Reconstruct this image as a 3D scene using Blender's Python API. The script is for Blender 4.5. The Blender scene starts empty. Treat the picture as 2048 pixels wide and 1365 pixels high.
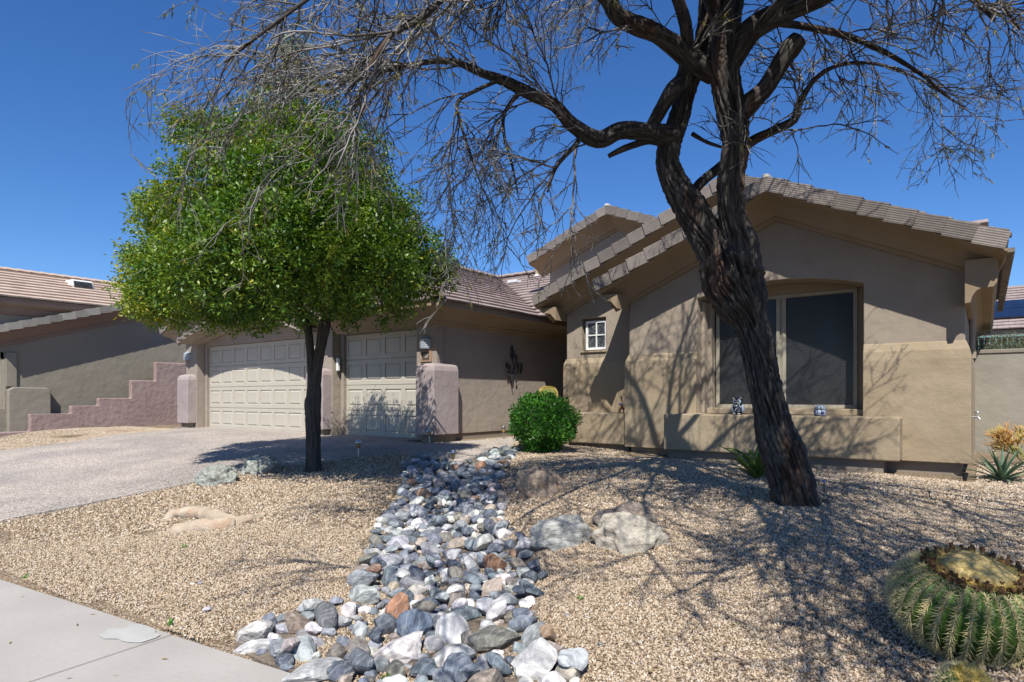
import bpy, bmesh, math, random
import numpy as np
from mathutils import Vector, Matrix, noise
from mathutils.geometry import tessellate_polygon
sc = bpy.context.scene
col = sc.collection
R = random.Random(7)
NR = np.random.default_rng(7)

# ------------------------------------------------------------------ camera, sky, sun, exposure
TH = math.radians(36.7); CT = math.cos(TH); ST = math.sin(TH)
FPX = 1270.0; HOR = 796.0; CZ = 1.5
cam_d = bpy.data.cameras.new('camera'); cam = bpy.data.objects.new('camera', cam_d); col.objects.link(cam)
cam.location = (0, 0, CZ); cam.rotation_euler = (math.radians(90), 0, TH)
cam_d.sensor_width = 36; cam_d.lens = 36 * FPX / 2048
cam_d.shift_y = (HOR - 682.5) / 2048
cam_d.clip_start = 0.05; cam_d.clip_end = 2000
sc.camera = cam
SUN = Vector((.40, -.65, 1.0)).normalized()
w = bpy.data.worlds.new('World'); sc.world = w; w.use_nodes = True
nt = w.node_tree; nt.nodes.clear()
sky = nt.nodes.new('ShaderNodeTexSky'); sky.sky_type = 'NISHITA'; sky.sun_disc = False
sky.sun_elevation = math.asin(SUN.z); sky.sun_rotation = math.atan2(SUN.x, SUN.y)
sky.altitude = 500; sky.air_density = 1.0; sky.dust_density = 0.2; sky.ozone_density = 2.5
bg = nt.nodes.new('ShaderNodeBackground'); bg.inputs['Strength'].default_value = 0.075
wo = nt.nodes.new('ShaderNodeOutputWorld')
hs_ = nt.nodes.new('ShaderNodeHueSaturation'); hs_.inputs['Saturation'].default_value = 1.22; nt.links.new(sky.outputs[0], hs_.inputs['Color']); tn_ = nt.nodes.new('ShaderNodeMix'); tn_.data_type = 'RGBA'; tn_.blend_type = 'MULTIPLY'; tn_.inputs[0].default_value = 1; tn_.inputs[7].default_value = (.86, 1.05, 1.36, 1); nt.links.new(hs_.outputs[0], tn_.inputs[6]); nt.links.new(tn_.outputs[2], bg.inputs[0]); nt.links.new(bg.outputs[0], wo.inputs[0])
sl = bpy.data.lights.new('sun', 'SUN'); sl.energy = 5.0; sl.angle = math.radians(0.42); sl.color = (1, .965, .90)
so = bpy.data.objects.new('sun', sl); col.objects.link(so); so.location = (6, -10, 20)
so.rotation_euler = SUN.to_track_quat('Z', 'Y').to_euler()
sc.view_settings.view_transform = 'Standard'; sc.view_settings.look = 'None'
sc.view_settings.exposure = 0.5; sc.view_settings.gamma = 1.0; sc.view_settings.use_curve_mapping = False
sc.cycles.max_bounces = 6; sc.cycles.transparent_max_bounces = 6

# ------------------------------------------------------------------ materials
def mat(name, c1, c2=None, scale=3.0, rough=.85, bump=None, bump2=None, spec=.3, metallic=0, detail=6, lo=.35, hi=.65, coord='Object', c3=None, s3=40, a3=.3):
    m = bpy.data.materials.new(name); m.use_nodes = True
    n = m.node_tree.nodes; l = m.node_tree.links
    b = n['Principled BSDF']; b.inputs['Roughness'].default_value = rough
    b.inputs['Specular IOR Level'].default_value = spec; b.inputs['Metallic'].default_value = metallic
    tc = n.new('ShaderNodeTexCoord')
    if c2 is None:
        b.inputs['Base Color'].default_value = (*c1, 1); src = None
    else:
        t = n.new('ShaderNodeTexNoise'); t.inputs['Scale'].default_value = scale; t.inputs['Detail'].default_value = detail
        l.new(tc.outputs[coord], t.inputs['Vector'])
        r = n.new('ShaderNodeValToRGB'); r.color_ramp.elements[0].color = (*c1, 1); r.color_ramp.elements[1].color = (*c2, 1)
        r.color_ramp.elements[0].position = lo; r.color_ramp.elements[1].position = hi
        l.new(t.outputs['Fac'], r.inputs[0]); src = r.outputs[0]
        if c3 is not None:
            t3 = n.new('ShaderNodeTexNoise'); t3.inputs['Scale'].default_value = s3; t3.inputs['Detail'].default_value = 3
            l.new(tc.outputs[coord], t3.inputs['Vector'])
            rr = n.new('ShaderNodeValToRGB'); rr.color_ramp.elements[0].position = .5; rr.color_ramp.elements[1].position = .7
            rr.color_ramp.elements[1].color = (a3, a3, a3, 1); rr.color_ramp.elements[0].color = (0, 0, 0, 1)
            mx = n.new('ShaderNodeMix'); mx.data_type = 'RGBA'
            l.new(t3.outputs['Fac'], rr.inputs[0]); l.new(rr.outputs[0], mx.inputs[0]); l.new(src, mx.inputs[6])
            mx.inputs[7].default_value = (*c3, 1); src = mx.outputs[2]
        l.new(src, b.inputs['Base Color'])
    prev = None
    for bp in (bump, bump2):
        if bp is None: continue
        sc_, st, dist = bp
        t = n.new('ShaderNodeTexNoise'); t.inputs['Scale'].default_value = sc_; t.inputs['Detail'].default_value = 4
        l.new(tc.outputs[coord], t.inputs['Vector'])
        bb = n.new('ShaderNodeBump'); bb.inputs['Strength'].default_value = st; bb.inputs['Distance'].default_value = dist
        l.new(t.outputs['Fac'], bb.inputs['Height'])
        if prev: l.new(prev, bb.inputs['Normal'])
        prev = bb.outputs[0]
    if prev: l.new(prev, b.inputs['Normal'])
    m['_'] = 0
    return m
M = {}
M['stucco_up'] = mat('stucco_upper', (.285, .235, .182), (.325, .27, .212), 1.3, .92, (85, .7, .005), (5, .4, .035), spec=.15, c3=(.26, .215, .165), s3=4, a3=.5)
M['stucco_lo'] = mat('stucco_lower', (.305, .238, .158), (.35, .28, .19), 1.1, .92, (80, .8, .006), (4, .5, .045), spec=.15, c3=(.27, .21, .14), s3=3, a3=.6)
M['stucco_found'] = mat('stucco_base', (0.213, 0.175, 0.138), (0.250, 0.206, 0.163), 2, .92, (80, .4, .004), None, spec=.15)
M['stucco_trim'] = mat('stucco_trim', (.255, .193, .124), (.29, .222, .147), 1.6, .9, (85, .4, .003), (4, .2, .02), spec=.15)
M['stucco_gar'] = mat('stucco_garage', (0.280, 0.234, 0.195), (0.319, 0.269, 0.221), 1.3, .92, (85, .5, .004), (6, .5, .035), spec=.15)
M['stucco_lilac'] = mat('stucco_lilac', (0.306, 0.250, 0.244), (0.350, 0.294, 0.281), 1.6, .9, (80, .5, .004), (6, .5, .03), spec=.15)
M['stucco_pink'] = mat('stucco_pink', (.27, .195, .18), (.32, .24, .22), 1.2, .92, (60, .6, .006), (7, .6, .04), spec=.15, c3=(.24, .17, .15), s3=5, a3=.6)
M['stucco_neigh'] = mat('stucco_neighbour', (0.220, 0.198, 0.154), (0.248, 0.220, 0.176), .9, .92, (60, .5, .005), (3, .5, .05), spec=.15)
M['stucco_ntrim'] = mat('stucco_neighbour_trim', (.20, .145, .12), (.225, .165, .14), 1.5, .92, (60, .3, .004), spec=.15)
M['block'] = mat('block_wall', (0.240, 0.222, 0.180), (0.282, 0.258, 0.210), 1.5, .93, (60, .6, .005), (3, .5, .05), spec=.12)
M['door'] = mat('door_paint', (.43, .395, .325), (.46, .425, .355), 2, .6, (140, .12, .002), None, spec=.35)
M['white'] = mat('white_frame', (.70, .70, .68), (.76, .76, .74), 6, .5)
M['frame'] = mat('window_frame', (.30, .27, .21), (.34, .31, .24), 6, .5)
M['tile'] = mat('roof_tile_brown', (.155, .132, .117), (.205, .177, .158), 2.2, .85, (120, .5, .004), None, spec=.2, c3=(.27, .235, .20), s3=14, a3=.5)
M['tile_pink'] = mat('roof_tile_pink', (.25, .195, .175), (.33, .265, .24), 2.2, .85, (120, .5, .004), None, spec=.2, c3=(.33, .28, .25), s3=9, a3=.5)
M['tile_tan'] = mat('roof_tile_tan', (.42, .315, .245), (.50, .39, .31), 2.2, .85, (120, .5, .004), None, spec=.2, c3=(.46, .38, .31), s3=9, a3=.5)
M['tile_grey'] = mat('roof_tile_grey', (.20, .185, .16), (.28, .26, .225), 4, .85, (120, .5, .004), None, spec=.2)
M['mortar'] = mat('mortar', (.50, .46, .40), (.60, .56, .49), 9, .9, (50, .5, .006))
M['concrete'] = mat('concrete', (.34, .315, .285), (.385, .36, .325), 1.2, .9, (110, .35, .003), (14, .15, .006), spec=.2, c3=(.30, .275, .25), s3=28, a3=.28)
M['concrete_pale'] = mat('concrete_patch', (.37, .36, .335), (.43, .42, .395), 5, .9, (90, .3, .002))
M['asphalt'] = mat('asphalt', (.05, .05, .05), (.065, .065, .063), 8, .9, (90, .5, .005))
M['dark_metal'] = mat('dark_metal', (.02, .02, .022), (.035, .033, .03), 12, .55, spec=.4)
M['steel'] = mat('steel', (.55, .55, .56), None, rough=.35, metallic=1)
M['brass'] = mat('brass', (.40, .28, .15), None, rough=.4, metallic=1)
M['amber'] = mat('amber_lens', (.30, .21, .09), None, rough=.25, spec=.5)
M['copper'] = mat('copper', (.25, .09, .05), (.16, .06, .035), 20, .45, metallic=.6)
M['blue_glass'] = mat('blue_glass', (.10, .12, .30), None, rough=.1, spec=.8)
M['green_glass'] = mat('green_glass', (.30, .50, .05), None, rough=.1, spec=.8)
M['louver'] = mat('louver', (.20, .24, .28), (.26, .31, .35), 30, .45, spec=.4)
M['plaque'] = mat('plaque', (.30, .19, .12), (.36, .24, .16), 10, .7)
M['plaque_dark'] = mat('plaque_dark', (.09, .065, .05), None, rough=.6)
M['digits'] = mat('digits', (.50, .46, .40), None, rough=.5)
M['black'] = mat('black_plastic', (.015, .015, .016), None, rough=.6)
M['blue_cap'] = mat('blue_plastic', (.02, .10, .55), None, rough=.4)
M['terracotta'] = mat('terracotta', (.25, .12, .07), (.30, .15, .09), 6, .8)
M['rail_green'] = mat('rail_green', (.20, .33, .32), None, rough=.5)
M['solar'] = mat('solar_panel', (.006, .012, .03), (.009, .018, .045), 3, .3, spec=.6)
M['pipe'] = mat('vent_pipe', (.42, .34, .22), None, rough=.5)
M['flash'] = mat('flashing', (.6, .6, .6), None, rough=.4)

def screen_mat():
    m = bpy.data.materials.new('sun_screen'); m.use_nodes = True
    n = m.node_tree.nodes; l = m.node_tree.links; b = n['Principled BSDF']
    tc = n.new('ShaderNodeTexCoord'); wv = n.new('ShaderNodeTexWave'); wv.bands_direction = 'Z'; wv.inputs['Scale'].default_value = 7; wv.inputs['Distortion'].default_value = .3
    l.new(tc.outputs['Object'], wv.inputs['Vector'])
    r = n.new('ShaderNodeValToRGB'); r.color_ramp.elements[0].color = (.024, .024, .026, 1); r.color_ramp.elements[1].color = (.030, .029, .031, 1)
    l.new(wv.outputs['Fac'], r.inputs[0]); l.new(r.outputs[0], b.inputs['Base Color'])
    b.inputs['Roughness'].default_value = .22; b.inputs['Specular IOR Level'].default_value = .4
    return m
M['screen'] = screen_mat()
def glassblock_mat():
    m = mat('glass_block', (.035, .04, .045), (.16, .18, .19), 34, .08, (26, .9, .02), None, spec=.9, lo=.5, hi=.72)
    return m
M['glassblock'] = glassblock_mat()

def tile_line_mat(base, name):   # fine striations running along each tile
    m = base.copy(); m.name = name; n = m.node_tree.nodes; l = m.node_tree.links; b = n['Principled BSDF']
    tc = n.new('ShaderNodeTexCoord'); wv = n.new('ShaderNodeTexWave'); wv.bands_direction = 'Z'; wv.inputs['Scale'].default_value = 11; wv.inputs['Distortion'].default_value = .25
    l.new(tc.outputs['Object'], wv.inputs['Vector'])
    bp = n.new('ShaderNodeBump'); bp.inputs['Strength'].default_value = .55; bp.inputs['Distance'].default_value = .006
    l.new(wv.outputs['Fac'], bp.inputs['Height']); l.new(bp.outputs[0], b.inputs['Normal'])
    # slight per-tile tone difference
    oi = n.new('ShaderNodeObjectInfo'); src = b.inputs['Base Color'].links[0].from_socket
    hs = n.new('ShaderNodeHueSaturation'); mr = n.new('ShaderNodeMapRange'); mr.inputs[3].default_value = .72; mr.inputs[4].default_value = 1.25
    l.new(oi.outputs['Random'], mr.inputs[0]); l.new(mr.outputs[0], hs.inputs['Value']); l.new(src, hs.inputs['Color']); l.new(hs.outputs[0], b.inputs['Base Color'])
    return m
M['rake'] = tile_line_mat(M['tile'], 'rake_tile_brown')
M['rake_grey'] = tile_line_mat(M['tile_grey'], 'rake_tile_grey')

# ------------------------------------------------------------------ helpers
def tag(o, label=None, cat=None, group=None, kind=None):
    if label: o['label'] = label
    if cat: o['category'] = cat
    if group: o['group'] = group
    if kind: o['kind'] = kind
    return o
def empty(name, loc, label, cat, group=None):
    o = bpy.data.objects.new(name, None); col.objects.link(o); o.location = loc; o.empty_display_size = .2
    return tag(o, label, cat, group)
def wloc(o):
    v = Vector(o.location)
    while o.parent: o = o.parent; v += Vector(o.location)
    return v
def obj(name, verts, faces, m, parent=None, smooth=False, bevel=0, loc=None):
    """mesh from world-space vertices; origin moved to loc (default parent's place)"""
    me = bpy.data.meshes.new(name)
    base = Vector(loc) if loc is not None else (wloc(parent) if parent else Vector((0, 0, 0)))
    v = np.asarray(verts, dtype=np.float64) - np.array(base)
    me.from_pydata(v.tolist(), [], [tuple(f) for f in faces])
    if isinstance(m, (list, tuple)):
        for x in m: me.materials.append(x)
    else: me.materials.append(m)
    if smooth: me.polygons.foreach_set('use_smooth', [True] * len(me.polygons))
    me.update()
    o = bpy.data.objects.new(name, me); col.objects.link(o)
    o.location = base - (wloc(parent) if parent else Vector((0, 0, 0)))
    if parent: o.parent = parent
    if bevel:
        md = o.modifiers.new('b', 'BEVEL'); md.width = bevel; md.segments = 2; md.limit_method = 'ANGLE'; md.angle_limit = math.radians(35)
    return o
class MB:
    def __init__(s): s.v = []; s.f = []; s.mi = []
    def add(s, v, f, mi=0):
        k = len(s.v); s.v += [tuple(p) for p in v]; s.f += [tuple(i + k for i in q) for q in f]; s.mi += [mi] * len(f); return s
    def box(s, x0, x1, y0, y1, z0, z1, mi=0):
        return s.add([(x0, y0, z0), (x1, y0, z0), (x1, y1, z0), (x0, y1, z0), (x0, y0, z1), (x1, y0, z1), (x1, y1, z1), (x0, y1, z1)],
                     [(0, 3, 2, 1), (4, 5, 6, 7), (0, 1, 5, 4), (1, 2, 6, 5), (2, 3, 7, 6), (3, 0, 4, 7)], mi)
    def tube(s, pts, rad, n=6, mi=0, cap=True):
        v, f = tube(pts, rad, n, cap); return s.add(v, f, mi)
    def lathe(s, prof, c=(0, 0, 0), n=16, mi=0):
        v = []; f = []
        for r, z in prof:
            for i in range(n):
                a = 2 * math.pi * i / n; v.append((c[0] + r * math.cos(a), c[1] + r * math.sin(a), c[2] + z))
        for j in range(len(prof) - 1):
            for i in range(n):
                f.append((j * n + i, j * n + (i + 1) % n, (j + 1) * n + (i + 1) % n, (j + 1) * n + i))
        f.append(tuple(range(n))[::-1]); f.append(tuple((len(prof) - 1) * n + i for i in range(n)))
        return s.add(v, f, mi)
    def blob(s, c, r, mi=0, n=10, m=7, seed=0, amp=0):
        v = []; f = []
        for j in range(m + 1):
            ph = math.pi * j / m
            for i in range(n):
                a = 2 * math.pi * i / n; d = Vector((math.sin(ph) * math.cos(a), math.sin(ph) * math.sin(a), math.cos(ph)))
                k = 1 + amp * noise.noise(d * 1.5 + Vector((seed, 0, 0))) if amp else 1
                v.append((c[0] + r[0] * d.x * k, c[1] + r[1] * d.y * k, c[2] + r[2] * d.z * k))
        for j in range(m):
            for i in range(n): f.append((j * n + i, (j + 1) * n + i, (j + 1) * n + (i + 1) % n, j * n + (i + 1) % n))
        return s.add(v, f, mi)
    def build(s, name, m, parent=None, smooth=False, bevel=0, loc=None):
        o = obj(name, s.v, s.f, m, parent, smooth, bevel, loc)
        if len(set(s.mi)) > 1: o.data.polygons.foreach_set('material_index', s.mi)
        return o
def frames(P):
    P = np.asarray(P, float); T = np.gradient(P, axis=0); T /= np.linalg.norm(T, axis=1)[:, None] + 1e-12
    ref = np.array([.13, .31, .94]); 
    if abs(T[0] @ ref) > .93: ref = np.array([.94, .2, .1])
    U = np.zeros_like(P); u = ref - (ref @ T[0]) * T[0]; u /= np.linalg.norm(u)
    for i in range(len(P)):
        u = u - (u @ T[i]) * T[i]; u /= np.linalg.norm(u) + 1e-12; U[i] = u
    return P, T, U, np.cross(T, U)
def tube(pts, rad, n=6, cap=True):
    P, T, U, V = frames(pts); k = len(P); rad = np.broadcast_to(np.asarray(rad, float), (k,))
    a = np.arange(n) * 2 * math.pi / n
    v = P[:, None, :] + rad[:, None, None] * (np.cos(a)[None, :, None] * U[:, None, :] + np.sin(a)[None, :, None] * V[:, None, :])
    f = [(j * n + i, j * n + (i + 1) % n, (j + 1) * n + (i + 1) % n, (j + 1) * n + i) for j in range(k - 1) for i in range(n)]
    if cap: f += [tuple(range(n))[::-1], tuple((k - 1) * n + i for i in range(n))]
    return v.reshape(-1, 3).tolist(), f
def poly_y(outer, holes, y0, y1):
    """polygon in XZ with holes, given depth between y0 (front) and y1"""
    loops = [outer] + list(holes)
    pts = [p for lp in loops for p in lp]; n = len(pts)
    tris = tessellate_polygon([[Vector((p[0], p[1], 0)) for p in lp] for lp in loops])
    v = [(p[0], y0, p[1]) for p in pts] + [(p[0], y1, p[1]) for p in pts]
    f = []
    for t in tris:
        a, b, c = [pts[i] for i in t]
        if (b[0] - a[0]) * (c[1] - a[1]) - (b[1] - a[1]) * (c[0] - a[0]) < 0: t = (t[0], t[2], t[1])
        f.append((t[0], t[1], t[2])); f.append((t[2] + n, t[1] + n, t[0] + n))
    k = 0
    for li, lp in enumerate(loops):
        m = len(lp); ar = sum(lp[i][0] * lp[(i + 1) % m][1] - lp[(i + 1) % m][0] * lp[i][1] for i in range(m))
        for i in range(m):
            a, b = k + i, k + (i + 1) % m
            ccw = ar > 0
            if li > 0: ccw = not ccw
            f.append((a, a + n, b + n, b) if ccw else (b, b + n, a + n, a)); 
        k += m
    return v, f
def swap_xy(v, X0=0):   # turn an XZ build into a YZ build (x<->y)
    return [(p[1], p[0], p[2]) for p in v]
def sweep(path, prof, mapf, closed=False):
    """profile (off, w) swept along 2D path; off is to the right of travel; mitred"""
    P = [Vector(p) for p in path]; n = len(P); N = []
    for i in range(n):
        def seg(a, b):
            d = (P[b] - P[a]).normalized(); return Vector((d.y, -d.x))
        if closed: n1, n2 = seg((i - 1) % n, i), seg(i, (i + 1) % n)
        elif i == 0: n1 = n2 = seg(0, 1)
        elif i == n - 1: n1 = n2 = seg(n - 2, n - 1)
        else: n1, n2 = seg(i - 1, i), seg(i, i + 1)
        m = (n1 + n2); m = m / max(.2, (m.dot(n1))) if m.length > 1e-6 else n1
        N.append(m)
    k = len(prof); v = []
    for i in range(n):
        for o, w_ in prof:
            q = P[i] + N[i] * o; v.append(mapf(q.x, q.y, w_))
    f = []
    rng = n if closed else n - 1
    for i in range(rng):
        j = (i + 1) % n
        for a in range(k):
            b = (a + 1) % k; f.append((i * k + a, j * k + a, j * k + b, i * k + b))
    if not closed: f += [tuple(range(k))[::-1], tuple((n - 1) * k + a for a in range(k))]
    return v, f
def fixn(o):
    bm = bmesh.new(); bm.from_mesh(o.data); bmesh.ops.recalc_face_normals(bm, faces=bm.faces); bm.to_mesh(o.data); bm.free(); return o
def ray(px, py):
    a = (px - 1024) / FPX; return np.array([CT * a - ST, ST * a + CT, (HOR - py) / FPX])
def at(px, py, t):        # surveyed place: sight line of the photograph and metres away
    d = ray(px, py) * t; return Vector((d[0], d[1], d[2] + CZ))
def onY(px, py, Y): d = ray(px, py); return at(px, py, Y / d[1])
def onX(px, py, X): d = ray(px, py); return at(px, py, X / d[0])

# ------------------------------------------------------------------ terrain
TP = [  # (px, py, z) surveyed ground heights, and a few in plain metres
 (0,1160,.0),(93,1187,.0),(300,1253,.0),(345,1268,.0),(600,1362,.0),(150,1060,.14),(450,1100,.17),(330,1200,.05),(560,1240,.05),(650,1180,.10),(420,1040,.26),(600,1040,.29),(700,1060,.22),
 (0,1045,.19),(150,1016,.25),(350,975,.36),(500,950,.44),(627,945,.46),(700,930,.50),(780,960,.42),(820,912,.57),
 (800,1340,-.06),(850,1240,.0),(850,1150,.03),(890,1060,.13),(900,1000,.24),(900,950,.38),(930,922,.50),(1000,900,.60),
 (1100,1250,.07),(1080,1150,.13),(1100,1070,.27),(1250,1070,.32),(1075,985,.39),(1200,1000,.41),(1330,960,.46),(1100,925,.54),
 (1575,1005,.47),(1400,945,.49),(1500,1010,.44),(1250,915,.52),(1150,903,.56),(1640,956,.49),(1800,956,.48),(1930,962,.46),(1740,1000,.465),(2040,1010,.46),(2040,930,.50),(1945,906,.50),
 (1900,1090,.33),(1500,1150,.21),(1300,1200,.12),(1700,1200,.18),(1560,1330,.05),(1780,1330,.07),(2040,1340,.13),(1300,1350,.03),(1750,1100,.33),(1150,1340,-.02)]
pts = []
def zz(px, py, z): d = ray(px, py); t = (z - CZ) / d[2]; return (d[0] * t, d[1] * t, z)
for a in TP: pts.append(zz(*a))
pts += [(-17.4, 9.1, .66), (-12.5, 9.1, .66), (-9, 9.1, .65), (-15, 7.5, .62), (-18, 7, .57), (-20.9, 6, .56), (-20.9, 8, .62), (-20.9, 10, .62), (-11, 7.6, .61), (-8.2, 10.5, .66), (-7.5, 13, .68), (-8.3, 15, .68),
        (-20.9, 4.4, .22), (-20.9, 2.5, .0), (-15, 5.5, .47), (-12, 6.5, .52), (-13, 3.5, .20), (-17, 3.5, .22), (-9, 1.2, 0), (-14, 1.0, 0), (-20, .6, 0), (0, 1.9, 0), (2, 2.0, 0), (5, 2.2, 0), (4, 5, .3), (5, 8, .45), (3, 11, .5),
        (-1, 1.0, 0), (-4, .5, 0), (0, -2, 0), (-20, -2, 0), (8, -2, 0), (-28, 0, 0), (-28, 8, .6), (-5, 12, .6), (-2, 14, .5), (5, 14, .5), (-14, 14, .65), (-5, 20, .6), (-28, 20, .7), (12, 5, .4), (12, 20, .6), (12, 0, .1), (-40, 10, .5), (-40, -5, 0), (20, -8, 0), (20, 30, .8), (-40, 30, .8), (-10, -9, 0)]
_P = np.array(pts); _n = len(_P)
def _tps(d2): return np.where(d2 > 1e-9, d2 * np.log(d2 + 1e-9) * .5, 0)
_K = _tps(((_P[:, None, :2] - _P[None, :, :2]) ** 2).sum(-1)) + .02 * np.eye(_n)
_A = np.zeros((_n + 3, _n + 3)); _A[:_n, :_n] = _K; _A[:_n, _n:] = np.c_[np.ones(_n), _P[:, :2]]; _A[_n:, :_n] = _A[:_n, _n:].T
_W = np.linalg.solve(_A, np.r_[_P[:, 2], 0, 0, 0])
SW_A = np.array([-5.775, 1.772]); SW_D = np.array([1.633, .174]); SW_L = np.linalg.norm(SW_D); SW_D /= SW_L; SW_N = np.array([-SW_D[1], SW_D[0]])   # sidewalk edge
def ground(X, Y):
    X = np.asarray(X, float); Y = np.asarray(Y, float); sh = X.shape; x = np.clip(X.ravel(), -42, 22); y = np.clip(Y.ravel(), -9, 32)
    out = np.empty(x.size)
    for i in range(0, x.size, 20000):
        xs, ys = x[i:i + 20000], y[i:i + 20000]
        d2 = (xs[:, None] - _P[None, :, 0]) ** 2 + (ys[:, None] - _P[None, :, 1]) ** 2
        out[i:i + 20000] = _tps(d2) @ _W[:_n] + _W[_n] + _W[_n + 1] * xs + _W[_n + 2] * ys
    s = (x - SW_A[0]) * SW_N[0] + (y - SW_A[1]) * SW_N[1]     # metres behind the sidewalk edge
    k = np.clip(s / .5, 0, 1); out = np.where(s < 0, -.13, out * k * k * (3 - 2 * k) + (-.012) * (1 - k * k * (3 - 2 * k)))
    return out.reshape(sh)
def gz(x, y): return float(ground(np.array([x]), np.array([y]))[0])
def G(px, py, dz=0):
    d = ray(px, py); z = .3
    for _ in range(40):
        t = (z - CZ) / d[2]; z = .6 * z + .4 * (gz(d[0] * t, d[1] * t) + dz)
    t = (z - CZ) / d[2]; return Vector((d[0] * t, d[1] * t, z))
def gpoly(L): return [G(*p) for p in L]
def inside(x, y, poly):
    x = np.asarray(x); y = np.asarray(y); c = np.zeros(x.shape, bool); n = len(poly)
    for i in range(n):
        x1, y1 = poly[i][0], poly[i][1]; x2, y2 = poly[(i + 1) % n][0], poly[(i + 1) % n][1]
        if y1 == y2: continue
        h = ((y1 > y) != (y2 > y)) & (x < (x2 - x1) * (y - y1) / (y2 - y1) + x1); c ^= h
    return c
def sedge(x, y): return (x - SW_A[0]) * SW_N[0] + (y - SW_A[1]) * SW_N[1]

# ------------------------------------------------------------------ ground sheet, driveway, pavement
def ground_mat():
    m = bpy.data.materials.new('gravel_ground'); m.use_nodes = True; n = m.node_tree.nodes; l = m.node_tree.links; b = n['Principled BSDF']
    b.inputs['Roughness'].default_value = .95; b.inputs['Specular IOR Level'].default_value = .15
    tc = n.new('ShaderNodeTexCoord'); vo = n.new('ShaderNodeTexVoronoi'); vo.inputs['Scale'].default_value = 62; vo.inputs['Randomness'].default_value = 1
    l.new(tc.outputs['Object'], vo.inputs['Vector'])
    sp = n.new('ShaderNodeSeparateColor'); l.new(vo.outputs['Color'], sp.inputs[0])
    r = n.new('ShaderNodeValToRGB'); e = r.color_ramp.elements
    e[0].color = (.22, .155, .10, 1); e[1].color = (.58, .50, .39, 1); e.new(.35).color = (.36, .265, .175, 1); e.new(.7).color = (.46, .355, .245, 1)
    l.new(sp.outputs[0], r.inputs[0])
    dm = n.new('ShaderNodeMapRange'); dm.inputs[1].default_value = .25; dm.inputs[2].default_value = .75; dm.inputs[3].default_value = 1; dm.inputs[4].default_value = .35
    l.new(vo.outputs['Distance'], dm.inputs[0])
    mx = n.new('ShaderNodeMix'); mx.data_type = 'RGBA'; mx.blend_type = 'MULTIPLY'; mx.inputs[0].default_value = 1
    l.new(r.outputs[0], mx.inputs[6]); cc = n.new('ShaderNodeCombineColor'); [l.new(dm.outputs[0], cc.inputs[i]) for i in range(3)]; l.new(cc.outputs[0], mx.inputs[7])
    big = n.new('ShaderNodeTexNoise'); big.inputs['Scale'].default_value = 1.4; big.inputs['Detail'].default_value = 5; l.new(tc.outputs['Object'], big.inputs['Vector'])
    br = n.new('ShaderNodeValToRGB'); br.color_ramp.elements[0].color = (.80, .76, .72, 1); br.color_ramp.elements[1].color = (1.12, 1.1, 1.08, 1); br.color_ramp.elements[0].position = .35; br.color_ramp.elements[1].position = .62
    l.new(big.outputs['Fac'], br.inputs[0]); m2 = n.new('ShaderNodeMix'); m2.data_type = 'RGBA'; m2.blend_type = 'MULTIPLY'; m2.inputs[0].default_value = 1
    l.new(mx.outputs[2], m2.inputs[6]); l.new(br.outputs[0], m2.inputs[7]); l.new(m2.outputs[2], b.inputs['Base Color'])
    inv = n.new('ShaderNodeMath'); inv.operation = 'SUBTRACT'; inv.inputs[0].default_value = 1; l.new(vo.outputs['Distance'], inv.inputs[1])
    bp = n.new('ShaderNodeBump'); bp.inputs['Strength'].default_value = 1; bp.inputs['Distance'].default_value = .02; l.new(inv.outputs[0], bp.inputs['Height']); l.new(bp.outputs[0], b.inputs['Normal'])
    return m
M['ground'] = ground_mat()
def agg_mat():
    m = bpy.data.materials.new('exposed_aggregate'); m.use_nodes = True; n = m.node_tree.nodes; l = m.node_tree.links; b = n['Principled BSDF']
    b.inputs['Roughness'].default_value = .9; b.inputs['Specular IOR Level'].default_value = .2
    tc = n.new('ShaderNodeTexCoord'); vo = n.new('ShaderNodeTexVoronoi'); vo.inputs['Scale'].default_value = 75
    l.new(tc.outputs['Object'], vo.inputs['Vector']); sp = n.new('ShaderNodeSeparateColor'); l.new(vo.outputs['Color'], sp.inputs[0])
    r = n.new('ShaderNodeValToRGB'); e = r.color_ramp.elements
    e[0].color = (.15, .132, .117, 1); e[1].color = (.60, .55, .485, 1); e.new(.3).color = (.27, .237, .207, 1); e.new(.65).color = (.38, .335, .29, 1)
    l.new(sp.outputs[1], r.inputs[0])
    big = n.new('ShaderNodeTexNoise'); big.inputs['Scale'].default_value = .8; big.inputs['Detail'].default_value = 6; l.new(tc.outputs['Object'], big.inputs['Vector'])
    br = n.new('ShaderNodeValToRGB'); br.color_ramp.elements[0].color = (.84, .83, .84, 1); br.color_ramp.elements[1].color = (1.08, 1.05, 1.02, 1); br.color_ramp.elements[0].position = .38; br.color_ramp.elements[1].position = .6
    l.new(big.outputs['Fac'], br.inputs[0]); m2 = n.new('ShaderNodeMix'); m2.data_type = 'RGBA'; m2.blend_type = 'MULTIPLY'; m2.inputs[0].default_value = 1
    l.new(r.outputs[0], m2.inputs[6]); l.new(br.outputs[0], m2.inputs[7]); l.new(m2.outputs[2], b.inputs['Base Color'])
    bp = n.new('ShaderNodeBump'); bp.inputs['Strength'].default_value = .6; bp.inputs['Distance'].default_value = .006; bp.invert = True; l.new(vo.outputs['Distance'], bp.inputs['Height']); l.new(bp.outputs[0], b.inputs['Normal'])
    return m
M['aggregate'] = agg_mat()

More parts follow.
